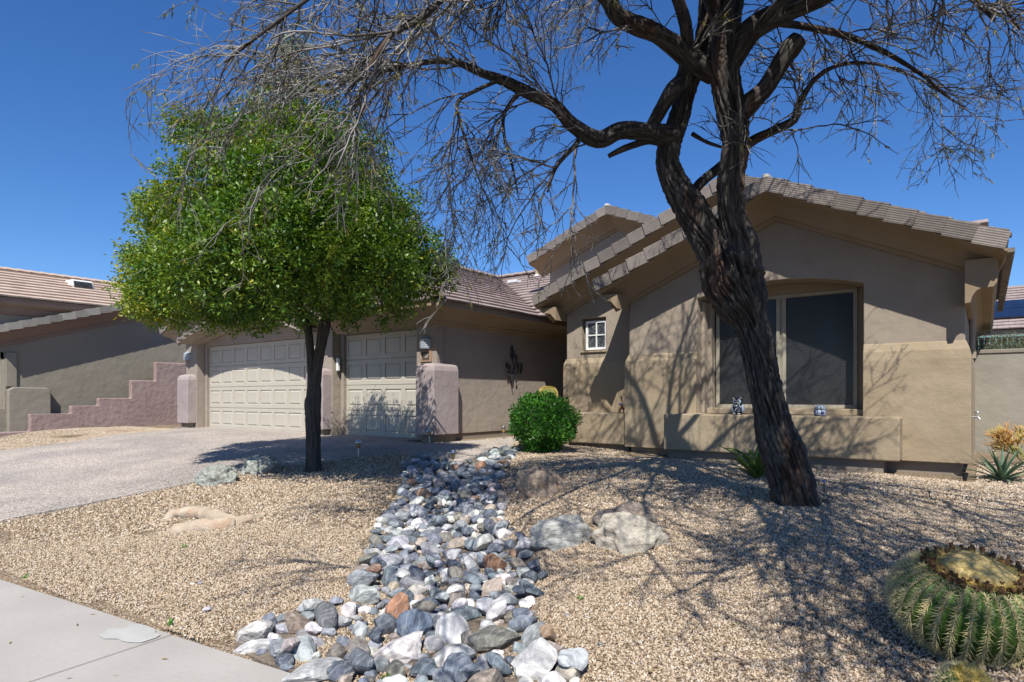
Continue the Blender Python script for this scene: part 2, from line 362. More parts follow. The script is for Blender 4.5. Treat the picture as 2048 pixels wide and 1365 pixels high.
def axis(lo, hi, fine, out):   # fine in the middle, coarser outwards
    a = list(np.arange(lo, hi + 1e-6, fine)); s = fine; x = hi
    while x < out: s *= 1.35; x += s; a.append(x)
    s = fine; x = lo
    while x > -out: s *= 1.35; x -= s; a.insert(0, x)
    return np.array(a)
gx = axis(-13, 3.2, .09, 350); gy = axis(.4, 12, .09, 350)
XX, YY = np.meshgrid(gx, gy); ZZ = ground(XX, YY)
mic = np.array([noise.noise(Vector((x * 1.7, y * 1.7, 0))) * .018 + noise.noise(Vector((x * 6, y * 6, 3))) * .005 if -14 < x < 5 and 0 < y < 13 else 0 for x, y in zip(XX.ravel(), YY.ravel())]).reshape(XX.shape)
ZZ = ZZ + np.where(sedge(XX, YY) > .1, mic, 0)
nx, ny = len(gx), len(gy)
f = [(j * nx + i, j * nx + i + 1, (j + 1) * nx + i + 1, (j + 1) * nx + i) for j in range(ny - 1) for i in range(nx - 1)]
g = obj('ground', np.c_[XX.ravel(), YY.ravel(), ZZ.ravel()], f, M['ground'], smooth=True); tag(g, kind='structure')

# driveway: its outline on the ground, then a slab 5 cm thick following the grade
DRV = [tuple(p[:2]) for p in gpoly([(0, 1046), (64, 1032), (150, 1016), (236, 998), (322, 981), (387, 968), (470, 950), (560, 935), (650, 925), (720, 916), (800, 908), (870, 921), (903, 929), (950, 918), (1000, 903), (1028, 896)])]
DRV += [(-7.35, 9.9), (-6.9, 11.3), (-6.9, 15), (-8.0, 15), (-8.0, 10.0), (-8.05, 9.4), (-8.3, 8.45), (-9.0, 8.6), (-9.0, 9.19), (-18.1, 9.19), (-18.3, 8.6), ] + [tuple(p[:2]) for p in gpoly([(365, 859), (322, 863), (236, 871), (137, 887), (60, 896), (0, 904)])] + [(-14.2, 2.6), (-14.0, 1.0), (-10.5, 1.25)]
def clip_sheet(poly, name, m, dz, th, step, kind='structure', parent=None):
    poly = [(p[0], p[1]) for p in poly]; xs = [p[0] for p in poly]; ys = [p[1] for p in poly]
    bm = bmesh.new(); dense = []
    for i in range(len(poly)):
        a, b = Vector(poly[i]), Vector(poly[(i + 1) % len(poly)]); k = max(1, int((b - a).length / step))
        dense += [a.lerp(b, j / k) for j in range(k)]
    bv = [bm.verts.new((p.x, p.y, 0)) for p in dense]; bm.faces.new(bv)
    x = min(xs) + step
    while x < max(xs):
        bmesh.ops.bisect_plane(bm, geom=bm.verts[:] + bm.edges[:] + bm.faces[:], plane_co=(x, 0, 0), plane_no=(1, 0, 0)); x += step
    y = min(ys) + step
    while y < max(ys):
        bmesh.ops.bisect_plane(bm, geom=bm.verts[:] + bm.edges[:] + bm.faces[:], plane_co=(0, y, 0), plane_no=(0, 1, 0)); y += step
    bmesh.ops.recalc_face_normals(bm, faces=bm.faces)
    if bm.faces[:][0].normal.z < 0: bmesh.ops.reverse_faces(bm, faces=bm.faces)
    V = bm.verts[:]; Z = ground(np.array([v.co.x for v in V]), np.array([v.co.y for v in V])) + dz
    for v, z in zip(V, Z): v.co.z = z
    r = bmesh.ops.extrude_face_region(bm, geom=bm.faces[:])
    top = set(e for e in r['geom'] if isinstance(e, bmesh.types.BMVert))
    for v in bm.verts:
        if v not in top: v.co.z -= th
    me = bpy.data.meshes.new(name); bmesh.ops.recalc_face_normals(bm, faces=bm.faces); bm.to_mesh(me); bm.free(); me.materials.append(m)
    o = bpy.data.objects.new(name, me); col.objects.link(o)
    if parent: o.parent = parent
    return tag(o, kind=kind)
clip_sheet(DRV, 'driveway', M['aggregate'], .02, .16, .6)

# pavement: separate concrete slabs with open joints, kerb and road behind the camera
sw = bpy.data.objects.new('pavement', None); col.objects.link(sw); sw['kind'] = 'structure'
for k in range(-9, 9):
    b = MB(); g_ = .006; a0, a1 = k * SW_L + g_, (k + 1) * SW_L - g_
    def P(s, d, z): q = SW_A + SW_D * s - SW_N * d; return (q[0], q[1], z)
    z0 = R.uniform(-.004, .004)
    b.add([P(a0, 0, -.1), P(a1, 0, -.1), P(a1, 1.65, -.1), P(a0, 1.65, -.1), P(a0, 0, z0), P(a1, 0, z0), P(a1, 1.65, z0), P(a0, 1.65, z0)],
          [(3, 2, 1, 0), (4, 7, 6, 5), (0, 1, 5, 4), (1, 2, 6, 5), (2, 3, 7, 6), (3, 0, 4, 7)])
    fixn(b.build('slab', M['concrete'], sw, bevel=.008))
pp = []
for q in range(20):
    a = 6.283 * q / 20; rr_p = 1 + .22 * math.sin(3 * a + 1) + .12 * math.sin(7 * a); pp.append(P(min(SW_L - .012, SW_L - .20 + .22 * rr_p * math.cos(a)), max(.012, .13 + .13 * rr_p * math.sin(a)), 0))
b = MB(); b.add([(p[0], p[1], .004) for p in pp] + [(p[0], p[1], .0062) for p in pp], [tuple(range(20))[::-1], tuple(range(20, 40))] + [(i, (i + 1) % 20, (i + 1) % 20 + 20, i + 20) for i in range(20)])
fixn(b.build('mortar_patch', M['concrete_pale'], sw))
b = MB(); b.add([P(-30, 1.66, -.14), P(30, 1.66, -.14), P(30, 1.84, -.14), P(-30, 1.84, -.14), P(-30, 1.66, .0), P(30, 1.66, .0), P(30, 1.81, -.005), P(-30, 1.81, -.005)],
    [(3, 2, 1, 0), (4, 7, 6, 5), (0, 1, 5, 4), (1, 2, 6, 5), (2, 3, 7, 6), (3, 0, 4, 7)])
tag(fixn(b.build('kerb', M['concrete'], None)), kind='structure')
b = MB(); b.add([P(-60, 1.85, -.12), P(60, 1.85, -.12), P(60, 9, -.10), P(-60, 9, -.10)], [(0, 1, 2, 3)]); tag(b.build('road', M['asphalt'], None), kind='structure')

# ------------------------------------------------------------------ the stucco house
HB = (-6.5, 10.2, .5)
house = empty('house', HB, 'single storey tan stucco house with three car garage and brown tiled gables', 'house')
def arch(x0, x1, zs, zp, n=14):   # segmental arch points from x1 back to x0
    h = (x1 - x0) / 2; r = (h * h + (zp - zs) ** 2) / (2 * (zp - zs)); cx = (x0 + x1) / 2; cz = zp - r; out = []
    for i in range(n + 1):
        x = x1 + (x0 - x1) * i / n; out.append((x, cz + math.sqrt(max(0, r * r - (x - cx) ** 2))))
    return out
def wallpart(name, outer, holes, y0, y1, m, flip=False, bevel=.012, parent=None):
    v, f = poly_y(outer, holes, y0, y1)
    if flip: v = swap_xy(v)
    return fixn(obj(name, v, f, m, parent or house, bevel=bevel))
GY = 10.2
WX0, WX1, WZ0 = -3.80, -1.385, 1.24
win = [(WX0, WZ0), (WX1, WZ0)] + arch(WX0, WX1, 3.13, 3.30)
wallpart('front_wall', [(-5.03, .66), (-.21, .66), (-.21, 3.2), (-2.6, 4.26), (-5.03, 3.2)], [win], GY, GY + .34, M['stucco_up'])
# side walls of the front wing
b = MB(); b.box(-.55, -.213, GY + .345, 17, .66, 3.2); b.build('side_wall', M['stucco_up'], house); b = MB(); b.box(-5.03, -4.7, GY + .345, 10.9, .66, 3.2); b.build('side_wall', M['stucco_up'], house)
# proud lower body of the wall: a swept profile that runs round both corners and stops at the window
prof = [(-.004, 2.26), (.012, 2.245), (.05, 2.14), (.062, 2.02), (.062, .64), (-.004, .64)]
def band(path, name='wall_band', m=None, pr=prof):
    v, f = sweep(path, pr, lambda u, v_, w_: (u, v_, w_)); return fixn(obj(name, v, f, m or M['stucco_lo'], house, bevel=.01))
band([(-5.03, GY + .5), (-5.03, GY), (WX0 + .0, GY)])
band([(WX1, GY), (-.21, GY), (-.21, 15.5)])
# liner of the deep window recess, with stepped jambs on its left
wallpart('window_recess', [(-4.5, .9), (-.9, .9), (-.9, 3.5), (-4.5, 3.5)], [win], GY + .343, GY + .66, M['stucco_up'])
b = MB(); b.box(WX0 + .003, WX0 + .06, GY + .16, GY + .335, WZ0 + .002, 3.09); b.build('window_jamb', M['stucco_up'], house, bevel=.01)
b = MB(); b.box(WX0 + .003, WX0 + .12, GY + .36, GY + .60, WZ0 + .002, 3.10); b.build('window_jamb', M['stucco_up'], house, bevel=.01)
# foundation strips, set back under the body
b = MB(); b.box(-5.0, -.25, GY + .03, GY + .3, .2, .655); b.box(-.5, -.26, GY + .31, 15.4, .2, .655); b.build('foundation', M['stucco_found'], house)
# bench under the big window
b = MB(); b.box(-4.20, -.905, 9.76, GY - .003, .655, 1.24); b.build('bench', M['stucco_lo'], house, bevel=.02)
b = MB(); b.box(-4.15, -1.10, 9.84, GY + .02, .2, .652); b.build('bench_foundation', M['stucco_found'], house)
b = MB(); b.box(WX0 + .125, WX1 - .004, GY + .10, GY + .62, WZ0 + .001, 1.335); b.build('window_sill', M['stucco_lo'], house, bevel=.012)
# window: frame, mullion and two screened panes
wf = MB(); fx0, fx1, fz0, fz1, fy = -3.655, -1.53, 1.336, 3.14, GY + .48
for a in ((fx0, fx1, fz0, fz0 + .055), (fx0, fx1, fz1 - .055, fz1), (fx0, fx0 + .055, fz0 + .055, fz1 - .055), (fx1 - .055, fx1, fz0 + .055, fz1 - .055), (-2.685, -2.63, fz0 + .055, fz1 - .055), (-2.595, -2.54, fz0 + .055, fz1 - .055)):
    wf.box(a[0], a[1], fy, fy + .07, a[2], a[3])
wf.box(-2.629, -2.596, fy + .02, fy + .06, fz0 + .056, fz1 - .056)
wfo = wf.build('window', M['frame'], house, bevel=.005)
for a, b_ in ((fx0 + .056, -2.686), (-2.539, fx1 - .056)):
    b = MB(); b.box(a, b_, fy + .03, fy + .045, fz0 + .056, fz1 - .056); b.build('pane', M['screen'], wfo)
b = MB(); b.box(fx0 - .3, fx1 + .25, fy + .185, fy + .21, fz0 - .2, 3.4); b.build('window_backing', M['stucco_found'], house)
b = MB(); b.box(fx1 + .002, WX1 - .003, fy + .02, fy + .08, 1.34, 3.139); b.build('window_jamb', M['stucco_trim'], house)
v, f = poly_y([(WX0 + .003, 3.142), (WX1 - .003, 3.142)] + arch(WX0 + .003, WX1 - .003, 3.148, 3.295), [], fy - .02, fy + .06); fixn(obj('window_head', v, f, M['stucco_trim'], house))

# section with the glass block window, behind and to the left
SY = 10.9
wallpart('front_wall', [(-6.75, .66), (-4.6, .66), (-4.6, 4.35), (-6.75, 3.30)], [[(-6.40, 2.42), (-5.87, 2.42), (-5.87, 3.06), (-6.40, 3.06)]], SY, SY + .3, M['stucco_up'])
b = MB(); b.box(-6.75, -6.45, SY + .305, 16, .66, 3.3); b.build('side_wall', M['stucco_up'], house)
band([(-6.75, SY + 1.5), (-6.75, SY), (-5.035, SY)], pr=[(-.004, 2.28), (.012, 2.265), (.045, 2.18), (.055, 2.1), (.055, .64), (-.004, .64)])
b = MB(); b.box(-6.7, -5.0, SY + .03, SY + .3, .2, .655); b.build('foundation', M['stucco_found'], house)
b = MB(); b.box(-6.33, -5.16, 10.27, SY - .058, .655, 1.225); b.build('bench', M['stucco_lo'], house, bevel=.02)
b = MB(); b.box(-6.3, -5.12, 10.36, SY + .02, .2, .652); b.build('bench_foundation', M['stucco_found'], house)
b = MB(); b.box(-6.42, -5.85, SY - .03, SY + .1, 2.385, 2.419); b.build('window_sill', M['stucco_lo'], house, bevel=.008)
wf = MB(); x0, x1, z0, z1, y_ = -6.345, -5.875, 2.44, 3.01, SY + .055
for a in ((x0, x1, z0, z0 + .045), (x0, x1, z1 - .045, z1), (x0, x0 + .045, z0 + .045, z1 - .045), (x1 - .045, x1, z0 + .045, z1 - .045), ((x0 + x1) / 2 - .011, (x0 + x1) / 2 + .011, z0 + .045, z1 - .045)): wf.box(a[0], a[1], y_, y_ + .06, a[2], a[3])
xm = (x0 + x1) / 2; zm = (z0 + z1) / 2
wf.box(x0 + .046, xm - .012, y_ + .003, y_ + .05, zm - .011, zm + .011); wf.box(xm + .012, x1 - .046, y_ + .003, y_ + .05, zm - .011, zm + .011)
wfo = wf.build('window', M['white'], house, bevel=.004)
for (a, b_) in ((x0 + .046, xm - .012), (xm + .012, x1 - .046)):
    for (c, d) in ((z0 + .046, zm - .012), (zm + .012, z1 - .046)):
        b = MB(); b.box(a, b_, y_ + .02, y_ + .06, c, d); b.build('glass_block', M['glassblock'], wfo, bevel=.012)
b = MB(); b.box(-6.41, -5.86, SY + .125, SY + .15, 2.4, 3.08); b.build('window_backing', M['stucco_found'], house)

# ---- gable roofs: moulded cove under the rake, roof deck, individual rake tiles
COVE = [(0, .0), (0, .51), (-.03, .51), (-.06, .47), (-.085, .36), (-.13, .24), (-.20, .15), (-.27, .105), (-.275, .06), (-.33, .05), (-.33, .0)]   # (drop below the rake line, out from the wall)
def tile_mesh(L, Dp, H, th, name, m):
    b = MB(); b.box(0, L, -.0, Dp, -th, 0); b.box(0, L, -.024, -.001, -H, .0); me = bpy.data.meshes.new(name); me.from_pydata(b.v, [], b.f); me.materials.append(m); me.update(); return me
TM = {}
def gable(name, xl, zl, xa, za, xr, zr, Yw, out, depth, mt, tm, m_cove, tl=.36, H=.205, tags=None, cove=COVE, field=True):
    """rake through (xl,zl) (xa,za) (xr,zr) at the top of the tiles; Yw wall plane, out overhang"""
    zt = .165; Yf = Yw - out
    path = [(xl + .02, zl - zt), (xa, za - zt), (xr - .02, zr - zt)]
    cv = [(-d_, w_ * out / .56) for d_, w_ in cove]
    v, f = sweep(path, [(o, w_) for o, w_ in cv], lambda u, q, w_: (u, Yw - w_, q))
    # sweep offset is to the right of travel (downwards when going +x)
    roof = obj(name, v, f, m_cove, house, smooth=False); fixn(roof)
    for p in roof.data.polygons: p.use_smooth = False
    # roof deck behind the tiles
    v, f = sweep([(xl + .03, zl - .095), (xa, za - .095), (xr - .03, zr - .095)], [(0, 0), (.06, 0), (.06, 1), (0, 1)], lambda u, q, w_: (u, Yf + .05 + w_ * depth, q))
    fixn(obj('roof_deck', v, f, mt, roof))
    key = (tm, tl, H)
    if key not in TM: TM[key] = tile_mesh(tl, .20, H, .03, 'roof_tile', M[tm])
    for side in (-1, 1):
        ex, ez = (xl, zl) if side < 0 else (xr, zr)
        d = Vector((xa - ex, 0, za - ez)); Ln = d.length; d.normalize(); n = int(Ln / (tl - .03) + .5); stp = Ln / n
        for k in range(n):
            o = bpy.data.objects.new('roof_tile', TM[key]); col.objects.link(o); o.parent = roof
            p = Vector((ex, Yf, ez)) + d * (k * stp)
            ang = math.atan2(d.z, d.x) if side < 0 else math.atan2(d.z, d.x)
            # local +x runs up the slope; butt (lower) end lifted so each tile laps the one below
            X = d.copy(); up = Vector((-d.z, 0, d.x)) if side < 0 else Vector((d.z, 0, -d.x))
            tilt = -.075 + R.uniform(-.012, .012); X2 = (X * math.cos(tilt) + up * math.sin(tilt)); U2 = (up * math.cos(tilt) - X * math.sin(tilt))
            yw = .05 + R.uniform(-.012, .012)
            X2 = (X2 * math.cos(yw) + Vector((0, math.sin(yw), 0))).normalized(); Yv = U2.cross(X2).normalized()
            if side > 0: Yv = -Yv; Mx = Matrix(((-X2.x, Yv.x, U2.x), (-X2.y, Yv.y, U2.y), (-X2.z, Yv.z, U2.z))); p2 = p + X2 * tl + U2 * .022
            else: Mx = Matrix(((X2.x, Yv.x, U2.x), (X2.y, Yv.y, U2.y), (X2.z, Yv.z, U2.z))); p2 = p + U2 * .022
            Mx = Mx.to_4x4(); Mx.translation = p2 + Vector((0, R.uniform(-.004, .004), 0)) - Vector(HB)
            o.matrix_local = Mx
        # courses behind the rake, seen only from the side: lapped rows
    if field:
        b = MB()
        for side in (-1, 1):
            ex, ez = (xl, zl) if side < 0 else (xr, zr); d = Vector((xa - ex, 0, za - ez)); Ln = d.length; d.normalize(); up = Vector((-d.z, 0, d.x)) * (1 if side < 0 else -1)
            n = int(Ln / .36); stp = Ln / n
            for k in range(n):
                y = Yf + .21
                while y < Yf + depth:
                    a = Vector((ex, y, ez)) + d * (k * stp) + up * (-.035 + R.uniform(-.003, .003)); c = a + d * (stp + .03) - up * .03
                    q = [a, a + Vector((0, .29, 0)), c + Vector((0, .29, 0)), c]; q2 = [s - up * .03 for s in q]
                    b.add(q + q2, [(0, 1, 2, 3), (7, 6, 5, 4), (0, 4, 5, 1), (1, 5, 6, 2), (2, 6, 7, 3), (3, 7, 4, 0)]); y += .30
        t = fixn(b.build('roof_courses', mt, roof)); t['kind'] = 'stuff'
    # ridge cap mortar
    b = MB(); b.box(xa - .05, xa + .05, Yf - .02, Yf + .15, za - .03, za + .035); b.build('ridge_mortar', M['mortar'], roof, bevel=.02)
    return roof
gable('gable_roof', -5.42, 3.50, -2.56, 4.72, .245, 3.45, GY, .60, 5.0, M['tile'], 'rake', M['stucco_trim'])
gable('gable_roof', -7.22, 3.50, -3.35, 5.16, .24, 3.64, SY, .55, 6.0, M['tile'], 'rake', M['stucco_trim'])
# the side eaves: right is a deep box with a cove, left ones are shallow
def eave(path, pr, name='eave', m=None, parent=None):
    v, f = sweep(path, pr, lambda u, q, w_: (u, q, w_)); return fixn(obj(name, v, f, m or M['stucco_trim'], parent or house, bevel=.006))
ER = [(.34, 3.24), (.34, 3.02), (.325, 2.92), (.29, 2.875), (.17, 2.87), (.12, 2.84), (.075, 2.77), (.06, 2.70), (.0, 2.69), (.0, 3.24)]
eave([(-.21, GY - .34), (-.21, 17)], [(o, z) for o, z in ER])
EL = [(.36, 3.28), (.36, 3.22), (.30, 3.18), (.12, 3.15), (.06, 3.08), (.0, 3.02), (.0, 3.28)]
eave([(-5.03, SY), (-5.03, GY - .46)], [(o, z) for o, z in [(o, z) for o, z in EL]])
eave([(-6.75, 16), (-6.75, SY - .42)], [(o, z) for o, z in EL])
b = MB()   # tile noses along the right eave
y = GY - .52
while y < 16: b.box(.19, .285, y, y + .28, 3.25 + R.uniform(-.006, .006), 3.30); y += .30
t = b.build('eave_tiles', M['tile'], house); t['kind'] = 'stuff'

# tall gabled volume further back
wallpart('rear_wall', [(-9.35, 3.0), (-5.2, 3.0), (-5.2, 5.1), (-7.35, 5.86), (-9.35, 4.95)], [], 14.25, 14.6, M['stucco_up'])
b = MB(); b.box(-9.35, -9.0, 14.605, 19, 3.0, 4.95); b.build('side_wall', M['stucco_up'], house)
gable('gable_roof', -9.72, 5.22, -7.36, 6.17, -5.0, 5.22, 14.25, .55, 5.0, M['tile'], 'rake', M['stucco_trim'])

# small entry gable and its sunlit wall
wallpart('entry_wall', [(-9.0, 3.0), (-6.5, 3.0), (-6.5, 4.7), (-7.0, 4.5), (-9.0, 3.72)], [], 13.5, 13.75, M['stucco_gar'])
gable('gable_roof', -9.42, 3.86, -6.2, 5.2, -5.4, 4.9, 13.5, .30, 3.0, M['tile'], 'rake', M['stucco_trim'], tl=.36, H=.17, field=False, cove=[(0, 0), (0, .56), (-.04, .56), (-.1, .3), (-.2, .1), (-.22, 0)])

# ---- garage
FY = 8.9; DY = 9.2
ow = [(-17.55, .66), (-12.35, .66)] + arch(-17.55, -12.35, 3.0, 3.30)
os_ = [(-11.60, .66), (-8.98, .66), (-8.98, 2.98), (-11.60, 2.98)]
FO = [(-18.15, .66), (-17.55, .66)] + arch(-17.55, -12.35, 3.0, 3.30)[::-1] + [(-12.35, .66), (-11.60, .66), (-11.60, 2.98), (-8.98, 2.98), (-8.98, .66), (-8.44, .66), (-8.44, 3.3), (-11.6, 3.3), (-15.0, 4.75), (-18.15, 3.42)]
wallpart('garage_wall', FO, [], FY, DY - .08, M['stucco_gar'])
FI = [(-18.10, .66), (-17.44, .66), (-17.44, 2.93), (-12.50, 2.93), (-12.50, .66), (-11.50, .66), (-11.50, 2.90), (-9.06, 2.90), (-9.06, .66), (-8.5, .66), (-8.5, 3.25), (-18.1, 3.25)]
wallpart('garage_inner_wall', FI, [], DY - .075, DY + .12, M['stucco_gar'], bevel=.008)
b = MB(); b.box(-8.74, -8.443, DY - .07, 16, .78, 3.25); b.build('garage_side_wall', M['stucco_gar'], house, bevel=.01)
b = MB(); b.box(-8.72, -8.47, DY - .06, 16, .3, .775); b.build('foundation', M['stucco_found'], house)
b = MB(); b.box(-18.12, -17.8, DY - .07, 15, .3, 3.3); b.build('garage_side_wall', M['stucco_gar'], house)
b = MB(); b.box(-17.5, -8.9, DY + .2, DY + .3, .4, 3.2); b.build('garage_backing', M['black'], house)
# arched eyebrow over the double door
ar = arch(-17.75, -12.15, 2.98, 3.42, 18); v, f = sweep([(x, z) for x, z in ar][::-1], [(0, 0), (-.10, 0), (-.10, .44), (0, .44)], lambda u, q, w_: (u, FY - w_, q)); fixn(obj('door_eyebrow', v, f, M['stucco_gar'], house))
b = MB()
for i in range(17):
    x = -17.7 + 5.5 * i / 16.5; z = np.interp(x, [p[0] for p in ar[::-1]], [p[1] for p in ar[::-1]]); b.box(x, x + .30, FY - .47, FY - .02, z + .09, z + .14 + R.uniform(0, .02))
t = b.build('eyebrow_tiles', M['tile'], house); t['kind'] = 'stuff'
# pillars: battered lilac base on a dark plinth
def pillar(x0, x1, y0, y1, z1=2.16, inn=.20):
    pr = [(-inn, z1), (-.07, z1 - .03), (-.025, z1 - .075), (0, z1 - .16), (0, .80), (-inn, .80)]
    v, f = sweep([(x0, y0), (x1, y0), (x1, y1)], pr, lambda u, q, w_: (u, q, w_)); o = fixn(obj('pillar', v, f, M['stucco_lilac'], house, bevel=.012))
    b = MB(); b.box(x0 + .08, x1 - .08, y0 + .08, y1, .35, .797); b.build('plinth', M['stucco_found'], o)
pillar(-18.16, -17.57, 8.66, 9.05); pillar(-12.22, -11.62, 8.66, 8.99); pillar(-8.68, -8.2, 8.58, 9.27, 2.17, .30)
# garage doors: four hinged sections, each with raised panels
def panel_mesh(w_, h_):
    v = []
    for k, (dx, y) in enumerate(((0, .006), (.022, .006), (.05, -.010))):
        v += [(-w_ / 2 + dx, y, -h_ / 2 + dx), (w_ / 2 - dx, y, -h_ / 2 + dx), (w_ / 2 - dx, y, h_ / 2 - dx), (-w_ / 2 + dx, y, h_ / 2 - dx)]
    f = [(k * 4 + i, k * 4 + (i + 1) % 4, k * 4 + 4 + (i + 1) % 4, k * 4 + 4 + i) for k in range(2) for i in range(4)] + [(8, 9, 10, 11)]
    me = bpy.data.meshes.new('panel'); me.from_pydata(v, [], f); me.materials.append(M['door']); me.update(); return me
def garage_door(x0, x1, z0, z1, nc):
    b = MB(); H_ = (z1 - z0) / 4; W_ = (x1 - x0) / nc; pw, ph = W_ * .80, H_ * .66
    for r_ in range(4):
        za, zb = z0 + r_ * H_ + .004, z0 + (r_ + 1) * H_ - .006
        holes = [[(x0 + W_ * (c + .5) - pw / 2, (za + zb) / 2 - ph / 2), (x0 + W_ * (c + .5) + pw / 2, (za + zb) / 2 - ph / 2), (x0 + W_ * (c + .5) + pw / 2, (za + zb) / 2 + ph / 2), (x0 + W_ * (c + .5) - pw / 2, (za + zb) / 2 + ph / 2)] for c in range(nc)]
        v, f = poly_y([(x0, za), (x1, za), (x1, zb), (x0, zb)], holes, DY - .0, DY + .03); b.add(v, f)
    b.box(x0, x1, DY + .031, DY + .05, z0, z1)
    d = fixn(b.build('garage_door', M['door'], house, bevel=.003, loc=((x0 + x1) / 2, DY, z0)))
    me = panel_mesh(pw, ph)
    for r_ in range(4):
        for c in range(nc):
            o = bpy.data.objects.new('panel', me); col.objects.link(o); o.parent = d
            o.location = Vector((x0 + W_ * (c + .5), DY + .012, z0 + (r_ + .5) * H_ - .001)) - Vector(((x0 + x1) / 2, DY, z0))
garage_door(-17.43, -12.51, .665, 2.925, 8); garage_door(-11.49, -9.07, .665, 2.895, 4)
b = MB(); b.box(-11.575, -11.515, FY + .08, FY + .14, 2.10, 2.38); b.build('intercom', M['white'], house, bevel=.006)
# wall sconces: half round shades with louvre lines
def sconce(x, z):
    b = MB(); n = 14; hh = .26; zs = [0, .18, .22, .26]; rs = [.125, .125, .10, .03]
    v = []; 
    for r_, q in zip(rs, zs):
        for i in range(n + 1):
            a = math.pi * i / n; v.append((x - r_ * math.cos(a), FY - .004 - r_ * math.sin(a), z + q))
    f = [(j * (n + 1) + i, j * (n + 1) + i + 1, (j + 1) * (n + 1) + i + 1, (j + 1) * (n + 1) + i) for j in range(3) for i in range(n)]
    b.add(v, f); o = b.build('wall_light', M['louver'], house)
    md = o.modifiers.new('s', 'SOLIDIFY'); md.thickness = .006
    l_ = MB()
    for k in range(5):
        zz_ = z + .03 + k * .035; pts = [(x - .129 * math.cos(math.pi * i / 10), FY - .004 - .129 * math.sin(math.pi * i / 10), zz_) for i in range(11)]; l_.tube(pts, .004, 4)
    l_.build('louvre_rib', M['white'], o)
    h = MB(); h.box(x - .06, x + .06, FY - .02, FY - .002, z + .02, z + .2); h.build('back_plate', M['dark_metal'], o)
sconce(-8.71, 2.45); sconce(-18.0, 2.55)
# address plaque with its numerals
b = MB(); b.box(-8.84, -8.56, FY - .03, FY - .003, 2.20, 2.225); b.box(-8.84, -8.56, FY - .03, FY - .003, 2.395, 2.41); b.box(-8.84, -8.80, FY - .03, FY - .003, 2.226, 2.394); b.box(-8.60, -8.56, FY - .03, FY - .003, 2.226, 2.394)
pq = b.build('address_plaque', M['plaque'], house); b = MB(); b.box(-8.799, -8.601, FY - .02, FY - .004, 2.226, 2.394); b.build('plaque_face', M['plaque_dark'], pq)
def text(s, size, loc, rot, m, parent, name='lettering'):
    cu = bpy.data.curves.new(name, 'FONT'); cu.body = s; cu.size = size; cu.extrude = .002; cu.align_x = 'CENTER'; cu.align_y = 'CENTER'; cu.materials.append(m)
    o = bpy.data.objects.new(name, cu); col.objects.link(o); bpy.context.view_layer.update(); me = bpy.data.meshes.new_from_object(o.evaluated_get(bpy.context.evaluated_depsgraph_get())); bpy.data.objects.remove(o); o = bpy.data.objects.new(name, me); col.objects.link(o); o.parent = parent; o.location = Vector(loc) - wloc(parent); o.rotation_euler = rot; return o
text('481', .105, (-8.70, FY - .0235, 2.31), (math.radians(90), 0, 0), M['digits'], pq)

# garage roof: hip with lapped courses, ridge and hip caps
def course_roof(parent, P0, U, V, len_u_f, len_v, m, seed=0, cu=.36, cw=.30, hh=.042):
    """courses: V up the slope, U along the eave; len_u_f(v)->(u0,u1)"""
    b = MB(); N = U.cross(V).normalized(); rr = random.Random(seed); v_ = -.05; k = 0
    if N.z < 0: N = -N
    while v_ < len_v - .02:
        u0, u1 = len_u_f(max(0, v_) + cu * .5); u = u0 - (cw * .5 if k % 2 else 0)
        while u < u1:
            a0 = max(u, u0) + .003; a1 = min(u + cw, u1) - .003
            if a1 - a0 > .04:
                dz = rr.uniform(-.004, .004); h = hh
                q = [P0 + U * a0 + V * v_ + N * (h + dz), P0 + U * a1 + V * v_ + N * (h + dz), P0 + U * a1 + V * (v_ + cu + .02) + N * (.004), P0 + U * a0 + V * (v_ + cu + .02) + N * .004]
                q2 = [q[0] - N * (h - .008), q[1] - N * (h - .008), q[2] - N * .004, q[3] - N * .004]
                b.add(q + q2, [(0, 1, 2, 3), (7, 6, 5, 4), (0, 4, 5, 1), (1, 5, 6, 2), (2, 6, 7, 3), (3, 7, 4, 0)])
            u += cw
        v_ += cu; k += 1
    o = fixn(b.build('roof_courses', m, parent)); o['kind'] = 'stuff'; return o
EZ = 3.30; SL = .42; RX = -13.25; RZ = EZ + SL * 5.25; EX = -7.93; EYF = 8.40
b = MB(); b.add([(EX, EYF, EZ), (EX, 19, EZ), (RX, 19, RZ), (RX, EYF + 5.25, RZ), (-11.4, EYF, EZ), (-15, EYF + 3.55, EZ + 1.49), (RX - 5.2, 19, EZ), (RX - 5.2, 12, EZ)],
                [(0, 1, 2, 3), (0, 3, 5, 4), (3, 2, 6, 7)])
groof = b.build('hip_roof', M['tile_pink'], house); groof.data.transform(Matrix.Translation((0, 0, -.01)))
sl = math.sqrt(1 + SL * SL)
course_roof(groof, Vector((EX, EYF, EZ)), Vector((0, 1, 0)), Vector((-1, 0, SL)) / sl, lambda v: (v / sl, 10.5), 5.25 * sl, M['tile_pink'], 1)
course_roof(groof, Vector((EX, EYF, EZ)), Vector((-1, 0, 0)), Vector((0, 1, SL)) / sl, lambda v: (v / sl, max(v / sl + .01, 3.6)), 3.6 * sl, M['tile_pink'], 2)
course_roof(groof, Vector((-13.2, 16.95, RZ)) + Vector((0, -5.2, -5.2 * SL)), Vector((1, 0, 0)), Vector((0, 1, SL)) / sl, lambda v: (max(0, 5.2 - v / sl), 6.5), 5.2 * sl, M['tile_pink'], 3)
b = MB(); a0 = Vector((-13.2, 16.95, RZ)); b.add([a0 + Vector((0, 0, -.03)), a0 + Vector((6.5, 0, -.03)), a0 + Vector((6.5, -5.2, -5.2 * SL - .03)), a0 + Vector((5.2, -5.2, -5.2 * SL - .03))], [(0, 3, 2, 1)]); b.build('valley_deck', M['tile_pink'], groof)
